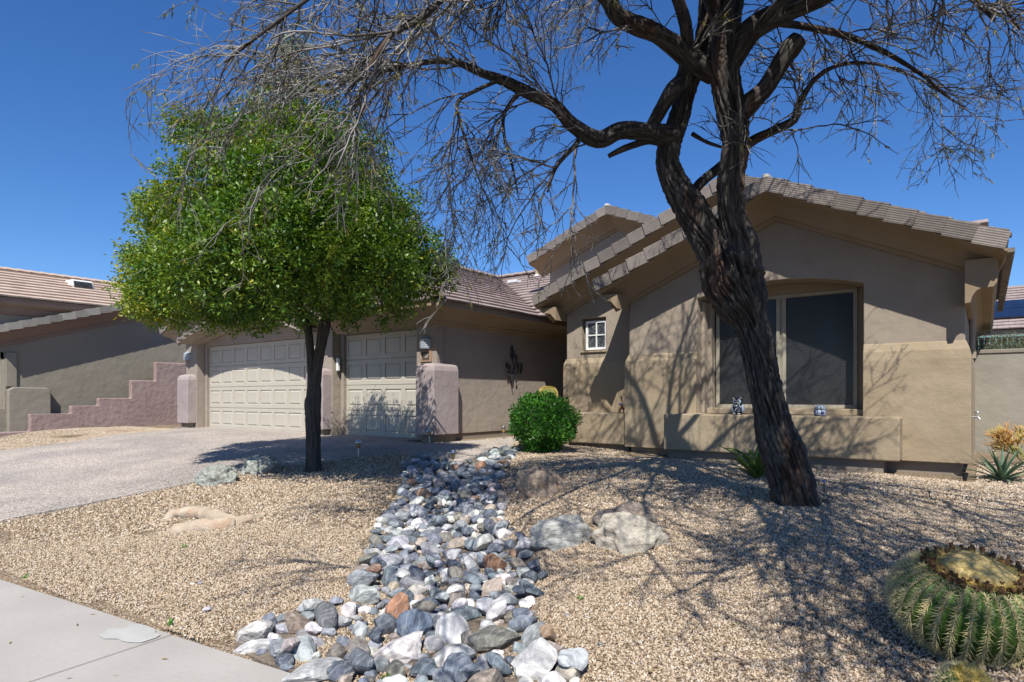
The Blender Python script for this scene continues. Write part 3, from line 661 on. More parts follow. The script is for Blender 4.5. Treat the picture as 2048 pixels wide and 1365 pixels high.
def caps(a, c, m, parent, L=.36):
    a, c = Vector(a), Vector(c); d = c - a; n = int(d.length / L); d.normalize(); s = d.cross(Vector((0, 0, 1))).normalized(); u = s.cross(d)
    me = bpy.data.meshes.new('ridge_tile'); v = []
    for x in (0, L + .04):
        lift = .025 if x == 0 else 0
        for yy, zz_ in ((-.15, .0), (-.06, .075), (.06, .075), (.15, .0), (.12, -.03), (-.12, -.03)): v.append((x, yy, zz_ + lift))
    me.from_pydata(v, [], [(0, 1, 7, 6), (1, 2, 8, 7), (2, 3, 9, 8), (3, 4, 10, 9), (4, 5, 11, 10), (5, 0, 6, 11), (0, 5, 4, 3, 2, 1), (6, 7, 8, 9, 10, 11)]); me.materials.append(m); me.update()
    for k in range(n):
        o = bpy.data.objects.new('ridge_tile', me); col.objects.link(o); o.parent = parent
        Mx = Matrix(((d.x, s.x, u.x), (d.y, s.y, u.y), (d.z, s.z, u.z))).to_4x4(); Mx.translation = a + d * (k * L) + u * .04 - wloc(parent); o.matrix_local = Mx
caps((EX + .05, EYF - .05, EZ), (RX, EYF + 5.25, RZ), M['tile_pink'], groof); caps((RX, EYF + 5.25, RZ), (RX, 17.2, RZ), M['tile_pink'], groof); caps((-13.2, 16.95, RZ), (-6.8, 16.95, RZ), M['tile_pink'], groof)
# eave moulding of the garage
GE = [(.51, EZ - .02), (.51, EZ - .12), (.46, EZ - .15), (.28, EZ - .17), (.15, EZ - .22), (.09, EZ - .30), (.085, EZ - .34), (.03, EZ - .35), (.02, EZ - .40), (-.01, EZ - .41), (-.01, EZ - .02)]
eave([(-11.45, FY), (-8.44, FY), (-8.44, 17)], GE)
b = MB(); b.box(EX - .06, EX - .005, EYF - .0, 17, EZ - .02, EZ - .004); b.build('eave_edge', M['stucco_gar'], groof)
# gable over the double door
gable('gable_roof', -18.66, 3.46, -15.05, 4.98, -11.45, 3.46, FY, .48, 4.0, M['tile_pink'], 'rake', M['stucco_gar'])
for p, nm in ((Vector((-11.9, 16.4, RZ - .15)), 'vent_pipe'),):
    b = MB(); q = onY(1074, 556, 16.6); b.tube([(q.x, q.y, q.z - .1), (q.x, q.y, q.z + .50)], .06, 10); o = b.build('vent_pipe', M['pipe'], house)
    b = MB(); b.lathe([(.20, -.02), (.18, .02), (.07, .10), (.07, .12)], (q.x, q.y, q.z - .02), 12); b.build('flashing', M['flash'], o)
q = onY(1029, 566, 15.9); b = MB(); b.box(q.x - .18, q.x + .18, q.y - .15, q.y + .15, q.z - .02, q.z + .07); b.build('roof_vent', M['flash'], house, bevel=.02)
# ridge end further back on the right
b = MB(); b.add([(-3.0, 15.5, 4.6), (.12, 15.5, 4.84), (.24, 16.2, 4.0), (.24, 18.5, 4.0), (.12, 18.5, 4.84), (-3, 18.5, 4.5), (.2, 15.2, 4.0), (-3, 15.2, 3.9)], [(0, 1, 4, 5), (1, 2, 3, 4), (0, 7, 6, 1), (1, 6, 2)]); b.build('rear_roof', M['tile_pink'], house)
caps((-2.5, 15.5, 4.66), (.2, 15.5, 4.88), M['tile_pink'], house)
# hose bib on the right corner
b = MB(); q = Vector((-.15, 10.62, 1.24)); b.tube([q, q + Vector((.07, 0, 0)), q + Vector((.09, -.01, -.03))], .012, 8); b.tube([q + Vector((.05, 0, .0)), q + Vector((.05, 0, .05))], .009, 6); b.lathe([(.03, .055), (.034, .065), (.03, .075)], tuple(q + Vector((.06, 0, 0))), 8)
b.build('hose_bib', M['steel'], house, smooth=False)
b = MB(); b.tube([(-.16, 12.0, 2.22), (-.16, 12.0, 2.9)], .04, 8); b.box(-.2, -.11, 11.9, 12.1, 2.1, 2.2); b.build('downpipe', M['stucco_up'], house)

# ------------------------------------------------------------------ neighbour's house on the left (end wall faces us along x)
NB = (-23, 7, .6)
neigh = empty('house', NB, 'neighbouring grey stucco house with sunlit tan tile roof beyond the driveway', 'house')
NX = -21.5
v, f = poly_y([(1.5, .3), (14, .3), (14, 3.9), (10.9, 4.95), (5.35, 3.28), (1.5, 3.28)], [(lambda a: a)([(3.0, 1.2), (5.62, 1.2), (5.62, 2.75), (3.0, 2.75)])], -NX - .0, -NX + .3)
wl = fixn(obj('end_wall', [(-p[1], p[0], p[2]) for p in v], f, M['stucco_neigh'], neigh, bevel=.015))
b = MB(); b.box(NX - .16, NX - .12, 3.0, 5.62, 1.2, 2.75); b.build('window_pane', M['screen'], neigh)
b = MB(); b.box(NX - .12, NX - .05, 3.0, 5.62, 1.2, 1.26); b.box(NX - .12, NX - .05, 5.55, 5.62, 1.26, 2.75); b.box(NX - .12, NX - .05, 3.0, 5.62, 2.55, 2.75); b.build('window_frame', M['frame'], neigh)
def nmap(u, q, w_): return (NX + w_, u, q)
v, f = sweep([(5.62, .3), (5.62, .31)], [(0, 0)] * 3, nmap) if False else ([], [])
b = MB(); prb = [(5.66, .3), (6.65, .3), (6.65, 1.72), (6.55, 1.78), (5.80, 1.80), (5.66, 1.72)]
v, f = poly_y(prb, [], 0, 1); v = [(NX - .002 + (1 - p[1]) * .20, p[0], p[2]) for p in v]; fixn(obj('wall_buttress', v, f, M['stucco_neigh'], neigh, bevel=.03))
b = MB(); b.box(NX - .002, NX + .06, 5.64, 5.9, 1.80, 2.75); b.build('window_jamb', M['stucco_neigh'], neigh, bevel=.02)
# its rake: trim moulding and tiles
NXo = NX + .45
pathn = [(5.25, 3.28), (11.0, 5.06), (16, 3.45)]
v, f = sweep(pathn, [(-.02, 0), (-.02, .44), (.06, .44), (.10, .34), (.34, .12), (.36, .06), (.46, .05), (.46, 0)], nmap); fixn(obj('rake_trim', v, f, M['stucco_ntrim'], neigh))
v, f = sweep(pathn, [(-.10, .42), (-.02, .42), (-.02, -6), (-.10, -6)], nmap); nr = fixn(obj('end_roof', v, f, M['tile_grey'], neigh))
tm_n = tile_mesh(.36, .20, .19, .03, 'roof_tile', M['rake_grey'])
for side in (-1, 1):
    e = pathn[0] if side < 0 else pathn[2]; a = pathn[1]; e = Vector((0, e[0], e[1] + .10)); a = Vector((0, a[0], a[1] + .10)); d = a - e; n = int(d.length / .33); d.normalize(); up = Vector((0, -d.z, d.y)) * (1 if side < 0 else -1)
    for k in range(n):
        o = bpy.data.objects.new('roof_tile', tm_n); col.objects.link(o); o.parent = nr; t_ = -.09 + R.uniform(-.01, .01)
        X2 = d * math.cos(t_) + up * math.sin(t_); U2 = up * math.cos(t_) - d * math.sin(t_)
        p = Vector((NXo, 0, 0)) + e + d * (k * .33) + U2 * .03
        if side > 0: X2_ = X2; Yl = Vector((-1, 0, 0)); p = p; Mx = Matrix(((X2_.x, Yl.x, U2.x), (X2_.y, Yl.y, U2.y), (X2_.z, Yl.z, U2.z))).to_4x4()
        else: Mx = Matrix(((X2.x, -1, U2.x), (X2.y, 0, U2.y), (X2.z, 0, U2.z))).to_4x4()
        yw = .05; X3 = (X2 * math.cos(yw) + Vector((-1, 0, 0)) * math.sin(yw)).normalized(); Yv = U2.cross(X3).normalized(); Yv = Yv if Yv.x < 0 else -Yv
        Mx = Matrix(((X3.x, Yv.x, U2.x), (X3.y, Yv.y, U2.y), (X3.z, Yv.z, U2.z))).to_4x4(); Mx.translation = p - wloc(nr); o.matrix_local = Mx
# tan roof behind, facing us, its eave and fascia
n0 = Vector((-25.0, -3, 4.74)); VV = Vector((-3.6, 0, 1.38)).normalized()
b = MB(); b.add([tuple(n0), (-25, 16, 4.74), (-28.6, 16, 6.12), (-28.6, -3, 6.12), (-32.2, 16, 4.74), (-32.2, -3, 4.74)], [(0, 1, 2, 3), (3, 2, 4, 5)]); nroof = b.build('tile_roof', M['tile_tan'], neigh)
course_roof(nroof, n0, Vector((0, 1, 0)), VV, lambda v: (0, 19), 3.85, M['tile_tan'], 5, cu=.42, hh=.06)
caps((-28.6, 1, 6.12), (-28.6, 15.5, 6.12), M['tile_tan'], nroof)
v, f = sweep([(-25.5, -3), (-25.5, 16)], [(.45, 4.72), (.45, 4.60), (.40, 4.52), (.15, 4.40), (.05, 4.22), (0, 4.2), (0, 4.72)], lambda u, q, w_: (u, q, w_)); fixn(obj('eave', v, f, M['stucco_ntrim'], neigh))
b = MB(); b.box(-31.5, -25.5, -2.6, 15.6, .5, 4.7); b.build('main_wall', M['stucco_neigh'], neigh)
q = onX(160, 570, -27.6); vb = MB(); vb.add([(q.x - .5, q.y - .38, q.z - .02), (q.x + .32, q.y - .38, q.z - .22), (q.x + .32, q.y + .38, q.z - .22), (q.x - .5, q.y + .38, q.z - .02), (q.x - .4, q.y - .34, q.z + .16), (q.x + .22, q.y - .34, q.z + .14), (q.x + .22, q.y + .34, q.z + .14), (q.x - .4, q.y + .34, q.z + .16)],
    [(3, 2, 1, 0), (4, 5, 6, 7), (0, 1, 5, 4), (1, 2, 6, 5), (2, 3, 7, 6), (3, 0, 4, 7)]); vo_ = vb.build('dormer_vent', M['white'], neigh, bevel=.02)
b = MB()
for k in range(5): z = q.z - .14 + k * .05; b.box(q.x + .235 + (4 - k) * .018, q.x + .30 + (4 - k) * .018, q.y - .3, q.y + .3, z, z + .018)
b.build('louvre', M['dark_metal'], vo_)

# stepped pink garden wall between the lots
gw = empty('garden_wall', (-21, 7, .5), 'pink stucco garden wall with stepped top climbing towards the garage', 'wall')
stp = [(-2, -.2), (10.3, .3), (10.3, 2.63), (9.36, 2.63), (9.36, 2.04), (8.64, 2.04), (8.64, 1.49), (7.74, 1.49), (7.74, 1.27), (7.035, 1.27), (7.035, 1.05), (6.06, 1.05), (6.06, .585), (-2, .56)]
v, f = poly_y([(p[0], p[1]) for p in stp], [], 0, .2); v = [(-21.0 - p[1], p[0], p[2]) for p in v]; fixn(obj('stepped_wall', v, f, M['stucco_pink'], gw, bevel=.03))

# block wall, railing, plants and house to the right rear
bw = MB(); bw.box(-.6, 14, 14.4, 14.6, .2, 2.30); bwo = bw.build('boundary_wall', M['block'], None, bevel=.01, loc=(4, 14.5, .4)); tag(bwo, 'long grey green block boundary wall at the right side of the house', 'wall')
b = MB(); b.box(-.62, 14.02, 14.38, 14.62, 2.302, 2.375); b.build('coping', M['stucco_neigh'], bwo, bevel=.012)
rl = empty('railing', (4, 19, 2.6), 'pale green metal railing seen over the block wall', 'railing'); rails = MB()
RY = 19.0; zt_, zb_ = 2.97, 2.1
for x0 in np.arange(-1, 12, 2.2):
    b = MB(); b.box(x0 - .04, x0 + .04, RY - .04, RY + .04, 1.2, zt_ + .03); b.build('post', M['rail_green'], rl)
    b = MB(); b.box(x0 + .041, x0 + 2.159, RY - .02, RY + .02, zt_ - .03, zt_ + .01); b.box(x0 + .041, x0 + 2.159, RY - .02, RY + .02, zb_, zb_ + .04); b.build('rail', M['rail_green'], rl)
me = None
for x in np.arange(-.9, 12, .11):
    if me is None:
        b = MB(); b.box(-.009, .009, -.009, .009, zb_ + .04, zt_ - .03); o = obj('baluster', [(p[0], p[1], p[2]) for p in b.v], b.f, M['rail_green'], None); me = o.data; o.parent = rl
    else: o = bpy.data.objects.new('baluster', me); col.objects.link(o); o.parent = rl
    o.location = Vector((x, RY, 0)) - wloc(rl)
rh = empty('house', (4, 28, 1), 'far house behind the block wall with blue solar panels on its roof', 'house')
HY = 25.0
b = MB(); b.box(-3, 16, HY + .6, HY + 6, .5, 4.15); b.build('wall', M['stucco_neigh'], rh)
b = MB(); b.box(-3.2, 16.2, HY, HY + .08, 4.25, 4.46); b.box(-3.1, 16.1, HY + .081, HY + .6, 4.2, 4.26); b.build('fascia', M['stucco_up'], rh)
b = MB(); b.add([(-3.3, HY - .06, 4.50), (16.3, HY - .06, 4.50), (16.3, HY + 5, 6.5), (-3.3, HY + 5, 6.5), (-3.3, HY + 10, 4.5), (16.3, HY + 10, 4.5)], [(0, 1, 2, 3), (3, 2, 5, 4)]); rr_ = b.build('roof', M['tile_pink'], rh)
VV = Vector((0, 5.06, 2.0)).normalized(); course_roof(rr_, Vector((-3.3, HY - .06, 4.5)), Vector((1, 0, 0)), VV, lambda v: (0, 12), 5.3, M['tile_pink'], 8)
NN = Vector((1, 0, 0)).cross(VV).normalized()
for c in range(5):
    for r_ in range(2):
        b = MB(); p0 = Vector((-.4 + c * 1.72, HY - .06, 4.5)) + VV * (.95 + r_ * 1.06) + NN * .10
        q = [p0, p0 + Vector((1.68, 0, 0)), p0 + Vector((1.68, 0, 0)) + VV * 1.02, p0 + VV * 1.02]; b.add(q + [s - NN * .04 for s in q], [(0, 1, 2, 3), (7, 6, 5, 4), (0, 4, 5, 1), (1, 5, 6, 2), (2, 6, 7, 3), (3, 7, 4, 0)])
        b.build('solar_panel', M['solar'], rr_)

rh.location.z -= .85
# ------------------------------------------------------------------ foliage helpers
def leaf_mat(name, cols, rough=.45, trans=.35, spec=.45):
    m = bpy.data.materials.new(name); m.use_nodes = True; n = m.node_tree.nodes; l = m.node_tree.links; b = n['Principled BSDF']
    a = n.new('ShaderNodeAttribute'); a.attribute_name = 'tone'; r = n.new('ShaderNodeValToRGB'); e = r.color_ramp.elements
    e[0].position = 0; e[0].color = (*cols[0], 1); e[1].position = 1; e[1].color = (*cols[-1], 1)
    for i, c in enumerate(cols[1:-1]): x = e.new((i + 1) / (len(cols) - 1)); x.color = (*c, 1)
    l.new(a.outputs['Fac'], r.inputs[0]); l.new(r.outputs[0], b.inputs['Base Color']); b.inputs['Roughness'].default_value = rough; b.inputs['Specular IOR Level'].default_value = spec
    tr = n.new('ShaderNodeBsdfTranslucent'); hs = n.new('ShaderNodeHueSaturation'); hs.inputs['Value'].default_value = 1.5; hs.inputs['Saturation'].default_value = 1.15; l.new(r.outputs[0], hs.inputs['Color']); l.new(hs.outputs[0], tr.inputs['Color'])
    mx = n.new('ShaderNodeMixShader'); mx.inputs[0].default_value = trans; l.new(b.outputs[0], mx.inputs[1]); l.new(tr.outputs[0], mx.inputs[2]); l.new(mx.outputs[0], n['Material Output'].inputs[0])
    return m
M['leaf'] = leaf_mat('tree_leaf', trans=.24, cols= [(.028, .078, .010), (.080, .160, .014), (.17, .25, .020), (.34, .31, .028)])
M['leaf_bush'] = leaf_mat('bush_leaf', [(.022, .09, .012), (.065, .20, .022), (.14, .33, .045)], rough=.35)
M['leaf_mesq'] = leaf_mat('mesquite_leaf', [(.07, .10, .025), (.16, .17, .03), (.34, .26, .04)])
M['leaf_grey'] = leaf_mat('grey_leaf', [(.06, .08, .04), (.12, .14, .07), (.20, .21, .12)])
def leaves(name, C, D, Nn, L, Wd, tone, m, parent, fold=.0):
    """many small four-cornered leaves: centres C, directions D, normals Nn, lengths, widths"""
    C = np.asarray(C); D = D / (np.linalg.norm(D, axis=1)[:, None] + 1e-9); S_ = np.cross(D, Nn); S_ /= np.linalg.norm(S_, axis=1)[:, None] + 1e-9
    L = np.asarray(L)[:, None]; Wd = np.asarray(Wd)[:, None]; k = len(C)
    v = np.stack([C, C + D * L * .45 + S_ * Wd * .5, C + D * L, C + D * L * .45 - S_ * Wd * .5], 1).reshape(-1, 3) - np.array(wloc(parent))
    me = bpy.data.meshes.new(name); me.vertices.add(4 * k); me.vertices.foreach_set('co', v.ravel()); me.loops.add(4 * k); me.loops.foreach_set('vertex_index', np.arange(4 * k)); me.polygons.add(k)
    me.polygons.foreach_set('loop_start', np.arange(0, 4 * k, 4)); me.polygons.foreach_set('loop_total', np.full(k, 4)); me.materials.append(m); me.update(); 
    at_ = me.attributes.new('tone', 'FLOAT', 'POINT'); at_.data.foreach_set('value', np.repeat(np.clip(tone, 0, 1), 4).astype(np.float32))
    o = bpy.data.objects.new(name, me); col.objects.link(o); o.parent = parent; return o
def unit(k): v = NR.normal(size=(k, 3)); return v / np.linalg.norm(v, axis=1)[:, None]

# bark: deep fissures as real displacement, dark grey with warm flakes
def bark_mat(name, c):
    m = bpy.data.materials.new(name); m.use_nodes = True; n = m.node_tree.nodes; l = m.node_tree.links; b = n['Principled BSDF']; b.inputs['Roughness'].default_value = .85; b.inputs['Specular IOR Level'].default_value = .25
    a = n.new('ShaderNodeAttribute'); a.attribute_name = 'ridge'; r = n.new('ShaderNodeValToRGB'); e = r.color_ramp.elements
    e[0].color = (*c[0], 1); e[1].color = (*c[2], 1); x = e.new(.5); x.color = (*c[1], 1)
    tc = n.new('ShaderNodeTexCoord'); mp = n.new('ShaderNodeMapping'); mp.inputs['Scale'].default_value = (1, 1, .22); l.new(tc.outputs['Object'], mp.inputs[0])
    t = n.new('ShaderNodeTexNoise'); t.inputs['Scale'].default_value = 22; t.inputs['Detail'].default_value = 8; t.inputs['Roughness'].default_value = .65; l.new(mp.outputs[0], t.inputs['Vector'])
    ad = n.new('ShaderNodeMath'); ad.operation = 'MULTIPLY_ADD'; ad.inputs[1].default_value = .5; l.new(a.outputs['Fac'], ad.inputs[0]); mu = n.new('ShaderNodeMath'); mu.operation = 'MULTIPLY'; mu.inputs[1].default_value = .55; l.new(t.outputs['Fac'], mu.inputs[0]); l.new(mu.outputs[0], ad.inputs[2])
    l.new(ad.outputs[0], r.inputs[0])
    t2 = n.new('ShaderNodeTexNoise'); t2.inputs['Scale'].default_value = 2.6; t2.inputs['Detail'].default_value = 4; l.new(mp.outputs[0], t2.inputs['Vector'])
    r2 = n.new('ShaderNodeValToRGB'); r2.color_ramp.elements[0].position = .54; r2.color_ramp.elements[1].position = .68; l.new(t2.outputs['Fac'], r2.inputs[0])
    mx = n.new('ShaderNodeMix'); mx.data_type = 'RGBA'; mx.blend_type = 'MIX'; l.new(r2.outputs[0], mx.inputs[0]); l.new(r.outputs[0], mx.inputs[6])
    mm = n.new('ShaderNodeMix'); mm.data_type = 'RGBA'; mm.blend_type = 'MULTIPLY'; mm.inputs[0].default_value = 1; l.new(r.outputs[0], mm.inputs[6]); mm.inputs[7].default_value = (*c[3], 1); l.new(mm.outputs[2], mx.inputs[7])
    l.new(mx.outputs[2], b.inputs['Base Color'])
    bp = n.new('ShaderNodeBump'); bp.inputs['Strength'].default_value = .9; bp.inputs['Distance'].default_value = .012; l.new(t.outputs['Fac'], bp.inputs['Height']); l.new(bp.outputs[0], b.inputs['Normal'])
    return m
M['bark'] = bark_mat('mesquite_bark', [(.008, .0075, .007), (.030, .026, .023), (.14, .127, .114), (1.6, 1.0, .72)])
M['bark2'] = bark_mat('tree_bark', [(.015, .014, .013), (.05, .046, .042), (.11, .10, .09), (1.25, 1.0, .85)])
M['twig'] = mat('twig', (.075, .068, .063), (.25, .235, .22), 5, .8, lo=.42, hi=.58)
M['cutwood'] = mat('cut_wood', (.22, .17, .12), (.32, .26, .19), 30, .9)
def smooth_path(P, Rr, step):
    P = [Vector(p) for p in P]; n = len(P); out = []; rad = []
    for i in range(n - 1):
        p0, p1, p2, p3 = P[max(i - 1, 0)], P[i], P[i + 1], P[min(i + 2, n - 1)]; k = max(2, int((p2 - p1).length / step))
        for j in range(k):
            t = j / k; t2, t3 = t * t, t * t * t
            out.append(.5 * ((2 * p1) + (p2 - p0) * t + (2 * p0 - 5 * p1 + 4 * p2 - p3) * t2 + (3 * p1 - p0 - 3 * p2 + p3) * t3)); rad.append(Rr[i] + (Rr[i + 1] - Rr[i]) * (t2 * (3 - 2 * t)))
    out.append(P[-1]); rad.append(Rr[-1]); return out, rad
def bark_limb(name, P, Rr, m, parent, nseg=48, step=.03, amp=.16, freq=3.2, twist=.8, seed=0, knots=0, flare=0, lump=.10):
    pts, rad = smooth_path(P, Rr, step); Pn, T, U, V = frames([tuple(p) for p in pts]); k = len(pts); L = np.r_[0, np.cumsum(np.linalg.norm(np.diff(Pn, axis=0), axis=1))]
    vs = []; rd = []
    rr = random.Random(seed); kn = [(rr.uniform(.1, .9) * L[-1], rr.uniform(0, 6.28), rr.uniform(.5, 1)) for _ in range(knots)]
    for j in range(k):
        for i in range(nseg):
            a = 2 * math.pi * i / nseg; aa = a + twist * L[j] 
            q = Vector((math.cos(aa) * freq, math.sin(aa) * freq, L[j] * 2.3 + seed * 7))
            w1 = noise.noise(q * .5 + Vector((3, 1, 0))) * 1.2; n1 = noise.noise(q + Vector((w1, w1, 0))); n2 = noise.noise(Vector((q.x * 2.1, q.y * 2.1, q.z * 3.0))); n3 = noise.noise(Vector((q.x * 4.0, q.y * 4.0, q.z * 9)))
            rg = 1 - abs(n1) * 2.4; rg2 = 1 - abs(n2) * 2.4; h = .50 * rg + .34 * rg2 + .28 * n3
            big = noise.noise(Vector((math.cos(a) * .9, math.sin(a) * .9, L[j] * 2.2 + seed)))
            r_ = rad[j] * (1 + lump * 1.6 * big) 
            if flare and L[j] < .45: r_ *= 1 + flare * (1 - L[j] / .45) ** 2 * (1 + .35 * math.cos(5 * a + seed))
            for kl, ka, ks in kn:
                d2 = ((L[j] - kl) / (rad[j] * .9)) ** 2 + ((((a - ka + math.pi) % (2 * math.pi)) - math.pi) / .6) ** 2
                r_ += rad[j] * .32 * ks * math.exp(-d2)
            r_ += rad[j] * amp * (.5 - h) * -1
            v = Pn[j] + r_ * (math.cos(a) * U[j] + math.sin(a) * V[j]); vs.append(v); rd.append(min(1, max(0, h * .9 + .25)))
    f = [(j * nseg + i, j * nseg + (i + 1) % nseg, (j + 1) * nseg + (i + 1) % nseg, (j + 1) * nseg + i) for j in range(k - 1) for i in range(nseg)]
    f.append(tuple((k - 1) * nseg + i for i in range(nseg)))
    o = obj(name, vs, f, m, parent, smooth=True); a_ = o.data.attributes.new('ridge', 'FLOAT', 'POINT'); a_.data.foreach_set('value', np.array(rd, dtype=np.float32)); return o

# ------------------------------------------------------------------ mesquite tree
tb = G(1578, 1003); T0 = 6.26
mesq = empty('mesquite_tree', tb, 'big leaning mesquite with dark furrowed bark and nearly bare twigs before the window', 'tree')
def LP(L): return [at(x, y, t) for x, y, t, w_ in L], [w_ / FPX * t * .5 for x, y, t, w_ in L]
def limb(L, name='limb', **k):
    P, r_ = LP(L); return bark_limb(name, P, r_, M['bark'], mesq, **k), P, r_
limb([(1592, 1030, 6.26, 83), (1582, 985, 6.26, 77), (1560, 900, 6.27, 72), (1540, 820, 6.28, 64), (1519, 720, 6.3, 60), (1502, 650, 6.32, 60), (1480, 600, 6.33, 96), (1463, 565, 6.35, 118), (1458, 530, 6.35, 112), (1450, 495, 6.36, 74), (1448, 470, 6.36, 43)], 'trunk', nseg=150, step=.018, amp=.30, freq=5.6, knots=6, flare=.32, seed=1, twist=.35, lump=.12)
limb([(1456, 560, 6.36, 59), (1422, 490, 6.42, 68), (1392, 440, 6.46, 63), (1368, 398, 6.48, 59), (1345, 360, 6.5, 49), (1335, 325, 6.5, 43), (1340, 290, 6.5, 43), (1356, 240, 6.5, 40), (1372, 185, 6.5, 38), (1392, 130, 6.5, 36), (1406, 80, 6.5, 32), (1412, 0, 6.45, 27), (1400, -120, 6.3, 22), (1360, -260, 6.1, 15), (1330, -380, 5.9, 9)], nseg=96, step=.022, amp=.26, freq=4.6, knots=5, seed=2, twist=.4)
limb([(1494, 600, 6.3, 45), (1490, 540, 6.28, 65), (1476, 480, 6.26, 61), (1462, 420, 6.25, 50), (1463, 350, 6.25, 49), (1470, 290, 6.25, 50), (1468, 235, 6.25, 58), (1455, 180, 6.25, 58), (1446, 125, 6.25, 59), (1450, 70, 6.25, 58), (1462, 0, 6.2, 49), (1480, -120, 6.1, 38), (1500, -260, 5.9, 27), (1510, -420, 5.6, 16), (1540, -520, 5.3, 9)], nseg=96, step=.022, amp=.25, freq=4.4, knots=5, seed=3, twist=.4)
BO = []   # boughs that carry twigs
def bough(L, tw=True, **k):
    k.setdefault('nseg', 20); k.setdefault('step', .05); k.setdefault('amp', .16); k.setdefault('seed', len(BO) + 5)
    o, P, r_ = limb(L, **k); pts, rad = smooth_path(P, r_, .06)
    if tw: BO.append((pts, rad))
bough([(1430, 150, 6.3, 40), (1395, 128, 6.28, 44), (1365, 105, 6.2, 40), (1310, 66, 6.0, 36), (1240, 36, 5.7, 34), (1212, -5, 5.6, 30), (1150, -60, 5.4, 24), (1050, -90, 5.1, 19), (940, -50, 4.8, 15), (840, 38, 4.6, 12), (781, 73, 4.5, 10), (740, 130, 4.4, 8), (690, 190, 4.3, 5)], nseg=40)
bough([(1350, 268, 6.45, 34), (1320, 268, 6.4, 38), (1280, 262, 6.3, 34), (1240, 262, 6.25, 32), (1195, 280, 6.2, 34), (1145, 250, 6.1, 28), (1110, 212, 6.0, 25), (1060, 188, 5.9, 23), (1010, 163, 5.8, 20), (960, 145, 5.7, 16), (900, 122, 5.6, 12), (820, 130, 5.5, 10), (740, 150, 5.4, 8), (650, 172, 5.3, 6), (560, 200, 5.2, 4)], nseg=40)
bough([(1340, 292, 6.45, 16), (1300, 282, 6.4, 15), (1250, 297, 6.3, 13), (1217, 313, 6.3, 9)], tw=False)
bough([(1300, 262, 6.35, 26), (1318, 225, 6.3, 30), (1345, 180, 6.25, 32), (1368, 150, 6.3, 30), (1372, 60, 6.1, 26), (1330, -60, 5.8, 20), (1250, -180, 5.4, 15), (1120, -260, 5.0, 10)])
bough([(1000, 160, 5.8, 8), (955, 180, 5.6, 8), (915, 205, 5.55, 8), (922, 250, 5.5, 6), (938, 300, 5.5, 5), (952, 345, 5.5, 3)])
bough([(1040, 180, 5.85, 8), (1010, 225, 5.9, 7), (1008, 270, 5.9, 6), (1024, 330, 5.9, 5), (1036, 388, 5.9, 3)])
bough([(1165, 270, 6.15, 12), (1150, 292, 6.1, 10), (1112, 335, 6.05, 8), (1095, 385, 6.0, 4)])
bough([(1440, 40, 6.3, 34), (1380, -70, 6.0, 30), (1250, -160, 5.7, 24), (1060, -190, 5.3, 18), (860, -140, 4.9, 14), (700, -60, 4.6, 10), (600, 10, 4.4, 8), (520, 70, 4.3, 6), (450, 125, 4.2, 4)])
bough([(1455, 130, 6.25, 50), (1478, 92, 6.2, 52), (1510, 55, 6.1, 46), (1560, 28, 6.0, 42), (1630, 2, 5.9, 34), (1720, -40, 5.8, 26), (1820, -50, 5.7, 18), (1920, -20, 5.6, 12), (1990, 40, 5.5, 6)], nseg=40)
bough([(1548, 45, 6.05, 16), (1600, 52, 6.2, 14), (1680, 68, 6.2, 13), (1740, 90, 6.15, 11), (1790, 116, 6.1, 9), (1850, 155, 6.1, 7), (1890, 190, 6.1, 5), (1930, 215, 6.1, 3)])
bough([(1378, 400, 6.5, 20), (1400, 368, 6.55, 20), (1440, 335, 6.6, 20), (1500, 285, 6.5, 20), (1545, 262, 6.45, 18), (1588, 240, 6.4, 16), (1600, 205, 6.35, 13), (1632, 158, 6.3, 10), (1680, 130, 6.3, 8), (1750, 128, 6.3, 6), (1820, 150, 6.3, 4), (1880, 185, 6.3, 3)], nseg=24)
bough([(1462, 250, 6.25, 36), (1490, 215, 6.22, 42), (1530, 178, 6.15, 36), (1562, 128, 6.08, 36), (1580, 100, 6.05, 40), (1598, 78, 6.02, 33)], tw=False, nseg=40)
bough([(1385, 268, 6.7, 9), (1415, 285, 6.8, 7), (1460, 300, 6.9, 5)], tw=False)
bough([(1520, 55, 6.0, 24), (1600, -40, 5.4, 18), (1700, -120, 5.2, 14), (1830, -120, 5.0, 10), (1960, -40, 4.9, 7), (2040, 60, 4.8, 4)])
# upper and outer boughs, mostly above the frame, laid out in metres round the stem heads
top = at(1470, -60, 6.2); rb = random.Random(3)
LOW = len(BO)
for k in range(11):   # long low boughs that reach over the pavement and shade the front yard
    a = math.radians(-84 + k * 6.4 + rb.uniform(-3, 3)); p = Vector(top) + Vector((0, 0, rb.uniform(-.1, .55))); P = [p.copy()]; Ln = rb.uniform(5.2, 7.0); rr = [.05]; el = math.radians(rb.uniform(-13, -5)); dr = rb.uniform(-1, 1) * .12
    for j in range(9):
        a += dr * .4 + rb.uniform(-.14, .14); el += rb.uniform(-.10, .05); d = Vector((math.cos(a) * math.cos(el), math.sin(a) * math.cos(el), math.sin(el))); p = p + d * Ln / 9
        tq = -ST * p.x + CT * p.y; p.z = max(p.z, 2.25 + .63 * max(tq, 1.2)); P.append(p.copy()); rr.append(.05 * (1 - (j + 1) / 10.5))
    bark_limb('limb', P, rr, M['bark'], mesq, nseg=10, step=.12, amp=.12, seed=80 + k); BO.append(smooth_path(P, rr, .06))
HIGH = len(BO)
